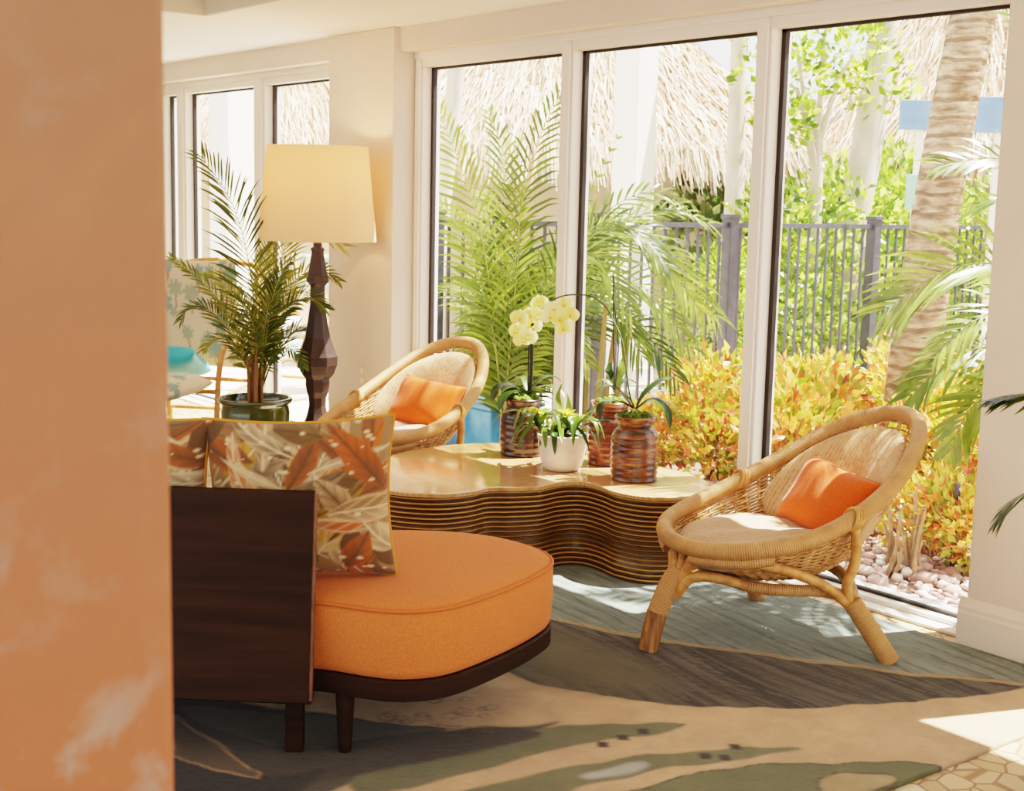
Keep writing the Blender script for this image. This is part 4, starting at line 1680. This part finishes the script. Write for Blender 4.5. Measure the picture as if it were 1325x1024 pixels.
# palm by the right pier
rp = thing('areca_palm', 'areca palm leaning in from behind the right-hand pier, in front of the thick trunk', 'palm', (-2.85, 5.85, -.10))
b = MB()
for k in range(7):
    a, q = g.uniform(0, 2 * PI), g.uniform(0, .16)
    x, y = q * math.cos(a), q * math.sin(a)
    b.tube([(x, y, 0), (x * 1.2, y * 1.2, .6), (x * 1.6, y * 1.6, g.uniform(.9, 1.3))], [.024, .02, .013], 6)
b.build('cane', M['palmstem'], rp)
B2 = (1395, 520)
sp2 = [
    ([B2, (1360, 400), (1300, 345), (1225, 350), (1150, 398)], (0, 0, 0, .05, .1), .52, 34),
    ([B2, (1390, 350), (1345, 230), (1290, 205), (1222, 212)], (0, .05, .1, .1, .1), .42, 30),
    ([B2, (1350, 480), (1290, 450), (1230, 465), (1180, 510)], (0, -.1, -.15, -.15, -.1), .34, 28),
    ([B2, (1360, 430), (1310, 400), (1262, 415), (1215, 455)], (0, -.2, -.3, -.35, -.35), .34, 28),
    ([B2, (1350, 500), (1300, 500), (1255, 530), (1225, 590)], (0, .05, .1, .15, .2), .30, 26),
    ([B2, (1390, 380), (1350, 290), (1310, 260), (1262, 270)], (0, .3, .5, .6, .7), .38, 28),
    ([B2, (1370, 470), (1330, 450), (1290, 470), (1260, 520)], (0, .25, .4, .5, .5), .34, 28),
    ([B2, (1400, 300), (1380, 150), (1350, 60), (1300, 10)], (0, .1, .1, .1, .1), .42, 28),
]
for pts, dd, ll, n_ in sp2:
    P = px_in(rp, pts, [6.2 + q for q in dd])
    b = MB()
    frond(b, P, ll, n_ - 4, .0125, 52, .22, .12, .2, .009, None, .1, g=g, hint=(.55 + g.uniform(-.3, .3), -.45 + g.uniform(-.3, .3), .75))
    b.build('frond', M['leaf_areca'], rp)
b = MB()
for (x, y, h) in ((.10, -.05, 2.5), (.18, .1, 2.7)):
    b.tube([(x, y, 0), (x * 1.1, y, h * .5), (x * 1.3, y * 1.2, h)], [.03, .026, .018], 8)
b.build('cane', M['palmstem'], rp)
for (x, y, z, r_) in ((-.9, -.75, 3.05, .5), (-.55, -1.0, 3.1, .5), (-1.2, -.35, 3.1, .5), (-.2, -1.05, 3.2, .5), (-.75, -.55, 3.6, .4), (-1.25, -.8, 3.45, .45), (.1, -1.08, 2.85, .45), (-.22, -1.0, 2.95, .45), (.38, -.98, 2.95, .45), (-.02, -.8, 3.3, .4), (.26, -1.12, 2.6, .5), (-.3, -.8, 3.15, .45), (.6, .5, 3.2, .5), (-.3, .8, 3.2, .5), (-.45, -.85, 3.5, .4), (-1.05, -.95, 2.95, .6)):
    b = MB()
    frond(b, arch((.14, 0, 2.55), (x, y, z), r_), .34, 24, .0125, 54, .25, .15, .15, .009, None, .1, g=g)
    b.build('frond', M['leaf_areca'], rp)


# thin metal stake and dry twigs in the gravel
q = onz(1231, 742, -.09)
st = thing('garden_stake', 'thin grey metal stake standing in the gravel outside', 'stake', (q.x, q.y, -.11))
b = MB()
b.lathe([(.011, 0), (.011, .36), (.016, .37), (.016, .43), (.006, .44)], 12)
b.build('rod', M['black'], st)
q = onz(1168, 745, -.09)
tw = thing('dry_stump', 'dry twiggy plant stump in the gravel behind the right rattan chair', 'stump', (q.x, q.y, -.11))
g2 = random.Random(8)
for k in range(14):
    a = g2.uniform(0, 2 * PI)
    r_, h_ = g2.uniform(.05, .14), g2.uniform(.14, .42)
    b = MB()
    b.tube(catmull([(r_ * math.cos(a), r_ * math.sin(a), 0), (r_ * .6 * math.cos(a + .3), r_ * .6 * math.sin(a + .3), h_ * .4), (r_ * .8 * math.cos(a + .8), r_ * .8 * math.sin(a + .8), h_)], 4), [.012] * 4 + [.009] * 4 + [.005], 6)
    b.build('branch', M['twig'], tw)


# tall coconut palms
def tall_palm(label, base, pts, radii, mt, crown=True, cl=2.4, seed=1):
    g = random.Random(seed)
    root = thing('palm_tree', label, 'palm tree', base)
    b = MB()
    trunkline(b, [Vector(p) - Vector(base) for p in pts], radii, 20)
    b.build('trunk', mt, root)
    top = Vector(pts[-1]) - Vector(base)
    if crown:
        for k in range(11):
            a = 2 * PI * k / 11 + g.uniform(-.2, .2)
            el = g.uniform(-.5, .9)
            d = Vector((math.cos(a), math.sin(a), 0))
            b = MB()
            frond(b, arch(top, top + d * cl * math.cos(el * .8) + Vector((0, 0, el * 1.2 - .3)), .7, g), .55, 30, .02, 55, .35, .15, .1, .018, None, .1, g=g)
            b.build('frond', M['leaf_areca'], root)
    return root


tall_palm('thick ringed palm trunk beside the right-hand pier outside', (-4.80, 6.68, -.12), [(-4.80, 6.68, -.12), (-4.84, 6.74, .55), (-4.87, 6.92, 1.64), (-4.885, 7.18, 2.77), (-4.88, 7.5, 3.9), (-4.85, 7.8, 5.2)], [.165, .145, .132, .13, .125, .11], M['trunk'], True, 2.4, 3)
tall_palm('pale leaning palm trunk beyond the fence, left of the thick trunk', (-8.05, 10.0, -.12), [(-8.05, 10.0, -.12), (-8.06, 10.15, 1.3), (-8.07, 10.32, 2.1), (-8.12, 10.55, 3.3), (-8.2, 11.0, 5.8)], [.17, .15, .135, .125, .10], M['trunkslim'], False, 2.6, 6)
tall_palm('slim white palm trunk seen at the right of the middle pane', (-8.36, 8.9, -.1), [(-8.36, 8.9, -.1), (-8.40, 8.95, 1.3), (-8.55, 9.09, 2.95), (-8.8, 9.4, 5.5)], [.10, .085, .075, .06], M['trunkslim'], False, 1.8, 8)
tall_palm('slim white palm trunk seen at the left of the left-hand pane', (-9.6, 6.6, -.1), [(-9.6, 6.6, -.1), (-9.6, 6.6, 1.0), (-9.55, 6.72, 2.4), (-9.5, 6.9, 5.0)], [.085, .075, .07, .05], M['trunkslim'], False, 1.8, 9)


# leafy shrubs
def leafcloud(b, n, rx, ry, rz, size, c=(0, 0, 0), g=rnd, aspect=.45, hollow=.55, u=None, lift=.3):
    for k in range(n):
        while True:
            p = Vector((g.uniform(-1, 1), g.uniform(-1, 1), g.uniform(-1, 1)))
            if hollow < p.length < 1:
                break
        out = p.normalized()
        q = Vector((c[0] + p.x * rx, c[1] + p.y * ry, c[2] + p.z * rz))
        d = (out + Vector((g.uniform(-.7, .7), g.uniform(-.7, .7), g.uniform(-.5, .8) + lift))).normalized()
        sd = d.cross(Vector((g.uniform(-1, 1), g.uniform(-1, 1), g.uniform(-1, 1))))
        if sd.length < .05:
            continue
        sd.normalize()
        nn = sd.cross(d)
        L = size * g.uniform(.6, 1.25)
        w = L * aspect * .5
        uu = g.random() if u is None else min(1, max(0, g.gauss(u, .2)))
        vs = [q, q + d * L * .5 + sd * w + nn * w * .4, q + d * L - nn * L * .12, q + d * L * .5 - sd * w + nn * w * .4, q + d * L * .55]
        b.add(vs, [(0, 1, 4), (1, 2, 4), (2, 3, 4), (3, 0, 4)], [[(uu, .5)] * 3] * 4)


def shrub_proto(name, label, cat, group, leafm, parts, stems, size, n, aspect=.45, seed=1, hollow=.5):
    g = random.Random(seed)
    root = thing(name, label, cat, (0, 0, 0), 0, group)
    b = MB()
    for (c, r) in parts:
        leafcloud(b, n, r[0], r[1], r[2], size, c, g, aspect, hollow)
    b.build('foliage', leafm, root)
    b = MB()
    for k in range(stems):
        c, r = parts[k % len(parts)]
        a = g.uniform(0, 2 * PI)
        top = Vector(c) + Vector((math.cos(a) * r[0] * .5, math.sin(a) * r[1] * .5, r[2] * .3))
        b.tube([(g.uniform(-.06, .06), g.uniform(-.06, .06), -.02), top * .5 + Vector((g.uniform(-.05, .05), g.uniform(-.05, .05), 0)), top], [.012, .009, .004], 5)
    b.build('stem', M['twig'], root)
    return root


CL = 'croton bush with orange, yellow and green leaves in the bed outside'
g = random.Random(31)
protos = []
for s in range(3):
    parts = [((g.uniform(-.18, .18), g.uniform(-.18, .18), g.uniform(.28, .5)), (.24, .24, .22)) for _ in range(5)]
    protos.append(shrub_proto('croton_bush', CL, 'bush', 'croton bushes outside', M['leaf_croton'], parts, 12, .088, 170, .5, 40 + s))
spots = []
for row, (yy, cnt, x0, x1) in enumerate([(5.75, 5, -6.0, -4.2), (6.4, 6, -6.5, -3.2), (7.1, 6, -6.6, -3.0), (7.9, 6, -6.75, -2.8), (8.8, 5, -6.7, -3.0), (5.45, 2, -3.72, -3.25)]):
    for k in range(cnt):
        x = x0 + (x1 - x0) * (k + .5) / cnt + g.uniform(-.12, .12)
        if (x + 4.84) ** 2 + (yy - 6.74) ** 2 < .09:
            x += .4
        spots.append((x, yy + g.uniform(-.15, .15)))
for k, (x, y) in enumerate(spots):
    sc = g.uniform(.8, 1.08) * (.72 if y < 5.7 else 1.0)
    if k < 3:
        protos[k].location = (x, y, -.10)
        protos[k].scale = (sc,) * 3
    else:
        dup(protos[k % 3], (x, y, -.10), g.uniform(0, 6), None, None, sc)

HLAB = 'bright green leafy shrub behind the metal fence'
hp = []
for s in range(3):
    parts = [((g.uniform(-.4, .4), g.uniform(-.4, .4), g.uniform(.4, 1.9)), (.5, .5, .42)) for _ in range(9)]
    hp.append(shrub_proto('hedge_shrub', HLAB, 'shrub', 'green shrubs behind the fence', M['leaf_hedge'], parts, 10, .11, 190, .6, 60 + s))
hs = [(-7.75, 8.2, .6), (-7.85, 9.0, .8), (-7.9, 9.95, .9), (-7.85, 10.9, .9), (-7.8, 11.9, .9), (-8.9, 10.6, 1.0), (-9.0, 11.9, 1.05), (-6.9, 13.4, 1.0), (-5.7, 13.6, .9), (-4.5, 13.6, 1.0), (-3.3, 13.6, 1.1), (-2.1, 13.4, 1.1)]
for k, (x, y, sc) in enumerate(hs):
    if k < 3:
        hp[k].location = (x, y, -.1)
        hp[k].scale = (sc,) * 3
    else:
        dup(hp[k % 3], (x, y, -.1), g.uniform(0, 6), None, None, sc)
# darker shrub seen in the middle pane under the thatch
parts = [((g.uniform(-.35, .35), g.uniform(-.35, .35), g.uniform(.9, 1.9)), (.42, .42, .32)) for _ in range(7)]
ds = shrub_proto('rubber_shrub', 'dark round-leaved shrub by the pavilion wall, behind the slim white trunk', 'shrub', None, M['leaf_dark'], parts, 14, .17, 70, .6, 77)
ds.location = (-9.3, 9.75, -.1)


# light leafy tree in the right pane
def leafy_tree(label, base, h, crown, n, leafm, size, seed):
    g = random.Random(seed)
    root = thing('leafy_tree', label, 'tree', base)
    b = MB()
    b.tube([(0, 0, -.02), (.02, .03, h * .5), (-.03, .05, h)], [.085, .065, .045], 10)
    for k in range(8):
        c, r = crown[k % len(crown)]
        b.tube([(-.01, .04, h * g.uniform(.7, .98)), Vector(c) * .6 + Vector((0, 0, h * .4)), Vector(c) + Vector((g.uniform(-.2, .2), g.uniform(-.2, .2), 0))], [.03, .02, .008], 6)
    b.build('trunk', M['trunkslim'], root)
    b = MB()
    for c, r in crown:
        leafcloud(b, n, r, r, r * .7, size, c, g, .55, .2)
    b.build('crown', leafm, root)
    return root


leafy_tree('small tree with light green leaves and a slim pale trunk in the right-hand pane', (-8.0, 9.52, -.1), 2.5, [((-.1, -.35, 2.75), .42), ((.2, .2, 2.95), .45), ((-.3, .45, 3.1), .5), ((.1, -.6, 3.2), .5), ((.0, .8, 2.75), .35), ((.05, 0, 3.5), .6), ((.1, -.5, 2.35), .26)], 150, M['leaf_hedge'], .10, 90)
leafy_tree('dark green tree high behind the thick palm trunk', (-5.6, 14.8, -.1), 3.0, [((-.2, 0, 3.5), .8), ((.5, .3, 3.9), .8), ((-.8, .2, 4.1), .8), ((1.0, -.2, 3.4), .6), ((.2, .3, 4.6), .9)], 170, M['leaf_dark'], .2, 91)


# thatched huts
def thatch_hut(label, c, w, d, eave, ridge, seed, wall=True, rz=0.0, n=3600):
    g = random.Random(seed)
    root = thing('thatched_hut', label, 'hut', (c[0], c[1], -.1), rz)
    e, r = eave + .1, ridge + .1
    rl = max(0, w - d) / 2
    A = [(-w / 2, -d / 2, e), (w / 2, -d / 2, e), (w / 2, d / 2, e), (-w / 2, d / 2, e)]
    Rg = [(-rl, 0, r), (rl, 0, r)]
    faces = [(A[0], A[1], Rg[1], Rg[0]), (A[1], A[2], Rg[1], Rg[1]), (A[2], A[3], Rg[0], Rg[1]), (A[3], A[0], Rg[0], Rg[0])]
    b = MB()
    b.add(A + Rg, [(0, 1, 5, 4), (1, 2, 5), (2, 3, 4, 5), (3, 0, 4)])
    b.add([(x, y, z - .12) for x, y, z in A], [(3, 2, 1, 0)])
    roof = b.build('roof', M['thatchcore'], root, smooth=False)
    b = MB()
    for (p0, p1, q1, q0) in faces:
        p0, p1, q1, q0 = map(Vector, (p0, p1, q1, q0))
        nrm = (p1 - p0).cross(q0 - p0).normalized()
        if nrm.z < 0:
            nrm = -nrm
        area = (p1 - p0).length
        for k in range(int(n * area / (2 * w + 2 * d))):
            s, t = g.random(), g.random() ** 1.5
            if g.random() < .22:
                t = g.uniform(-.0, .05)
            lo_, hi_ = p0.lerp(p1, s), q0.lerp(q1, s)
            a = lo_.lerp(hi_, t)
            dn = (lo_ - hi_).normalized()
            L = g.uniform(.2, .5)
            dr = (dn + Vector((g.uniform(-.3, .3), g.uniform(-.3, .3), g.uniform(-.35, .05))) + nrm * g.uniform(0, .16)).normalized()
            if t < .08:
                dr = (dr + Vector((0, 0, -.9))).normalized()
            sw = dr.cross(nrm).normalized() * g.uniform(.004, .011)
            st = a + nrm * .02
            en = st + dr * L
            u = g.random()
            b.add([st - sw, st + sw, en + sw * .3, en - sw * .3], [(0, 1, 2, 3)], [[(u, .5)] * 4])
    b.build('straw', M['thatch'], roof, smooth=False)
    for sx in (-1, 1):
        for sy in (-1, 1):
            b = MB()
            x, y = sx * (w / 2 - .45), sy * (d / 2 - .45)
            b.lathe([(.09, 0), (.08, e)], 12, (x, y, 0))
            b.build('post', M['white_col'], root)
    if wall:
        b = MB()
        b.box(-w / 2 + .6, w / 2 - .6, -.3, d / 2 - .6, 0, e + .05)
        b.build('wall', M['hutwall'], root, smooth=False)
    return root


thatch_hut('long thatched pavilion behind the areca palm and white column', (-11.6, 9.6), 4.6, 4.0, 2.05, 4.2, 5, True, math.radians(52), 15000)
thatch_hut('thatched hut half hidden behind the thick palm trunk', (-9.6, 14.3), 4.4, 3.8, 2.1, 4.6, 6, True, math.radians(35), 9000)
thatch_hut('distant thatched hut seen through the far left windows', (-17.9, 9.57), 4.2, 3.8, 2.1, 4.2, 7, True, math.radians(70), 8000)

# white building column
def column(label, x, y, w, rz):
    root = thing('white_column', label, 'column', (x, y, -.1), rz)
    b = MB()
    b.box(-w / 2, w / 2, -w / 2, w / 2, 0, 4.2)
    bevel(b.build('shaft', M['white_col'], root, smooth=False), .01)
    b = MB()
    b.box(-w / 2 - .04, w / 2 + .04, -w / 2 - .04, w / 2 + .04, 0, .18)
    bevel(b.build('base', M['white_col'], root, smooth=False), .01)
column('square white column outside the middle pane in front of the thatch', -9.02, 8.30, .27, .12)
column('square white column outside the far left windows', -12.2, 6.0, .34, .1)

# painted boards by the thick trunk
def board(label, x0, y0, x1, y1, d, mt, cat):
    c = dep((x0 + x1) / 2, (y0 + y1) / 2, d)
    w = (x1 - x0) * d / F_PX
    h = (y1 - y0) * d / F_PX
    root = thing('painted_sign_board', label, cat, (c.x, c.y, -.1), math.atan2(R0.y, R0.x))
    b = MB()
    b.box(-w / 2, w / 2, -.012, .012, c.z + .1 - h / 2, c.z + .1 + h / 2)
    bevel(b.build('board', mt, root, smooth=False), .004)
    b = MB()
    b.box(-.03, .03, .012, .06, 0, c.z + .1 + h / 2 - .02)
    b.build('post', M['white_col'], root, smooth=False)
board('blue board behind the thick palm trunk, left of it', 1164, 130, 1222, 168, 11.0, M['bluep'], 'sign board')
board('blue board right of the thick palm trunk', 1262, 126, 1330, 172, 11.0, M['bluep'], 'sign board')
board('mint green board low between fence and thick trunk', 1146, 385, 1178, 418, 9.6, M['mintp'], 'board')
board('mint green board behind the fence top, left of the thick trunk', 1172, 226, 1206, 270, 11.0, M['mintp'], 'board')

# sunlit cane chair on the patio
arm2 = dup(arm, (-9.75, 5.55, -.06), math.radians(-60), 'sunlit cane armchair outside on the patio behind the potted palm')

# ------------------------------------------------------------------ light
sd_ = bpy.data.lights.new('sun', 'SUN')
sd_.energy = 25.0
sd_.angle = math.radians(.6)
sd_.color = (1.0, .965, .91)
so = bpy.data.objects.new('sun', sd_)
COL.objects.link(so)
SUN = Vector((.153, .412, .899)).normalized()
so.rotation_euler = SUN.to_track_quat('Z', 'Y').to_euler()
so.location = (0, 10, 12)

w = bpy.data.worlds.new('world')
S.world = w
w.use_nodes = True
nt = w.node_tree
nt.nodes.clear()
ou = nt.nodes.new('ShaderNodeOutputWorld')
bg = nt.nodes.new('ShaderNodeBackground')
sky = nt.nodes.new('ShaderNodeTexSky')
sky.sky_type = 'NISHITA'
sky.sun_disc = False
sky.sun_elevation = math.radians(64)
sky.sun_rotation = math.radians(20)
sky.dust_density = 3.0
mxn = nt.nodes.new('ShaderNodeMix')
mxn.data_type = 'RGBA'
mxn.inputs[0].default_value = .72
nt.links.new(sky.outputs[0], mxn.inputs[6])
mxn.inputs[7].default_value = (6.2, 6.25, 6.35, 1)
nt.links.new(mxn.outputs[2], bg.inputs[0])
bg.inputs[1].default_value = .34
nt.links.new(bg.outputs[0], ou.inputs[0])

# unseen fill lights added in the tray to brighten the room, warm
def area(name, locn, size, energy, col, rot=(0, 0, 0)):
    d = bpy.data.lights.new(name, 'AREA')
    d.shape = 'RECTANGLE'
    d.size, d.size_y = size
    d.energy = energy
    d.color = col
    o = bpy.data.objects.new(name, d)
    o.location = locn
    o.rotation_euler = rot
    COL.objects.link(o)
area('fill_light', (-2.6, .6, 2.80), (3.0, 2.0), 16, (1, .96, .92))
area('fill_light', (-5.5, 1.2, 2.80), (2.4, 2.0), 20, (1, .96, .92))

S.view_settings.view_transform = 'Filmic'
S.view_settings.look = 'High Contrast'
S.view_settings.exposure = .32
S.view_settings.gamma = 1.0
S.cycles.max_bounces = 8
S.cycles.transparent_max_bounces = 16
S.cycles.use_denoising = True
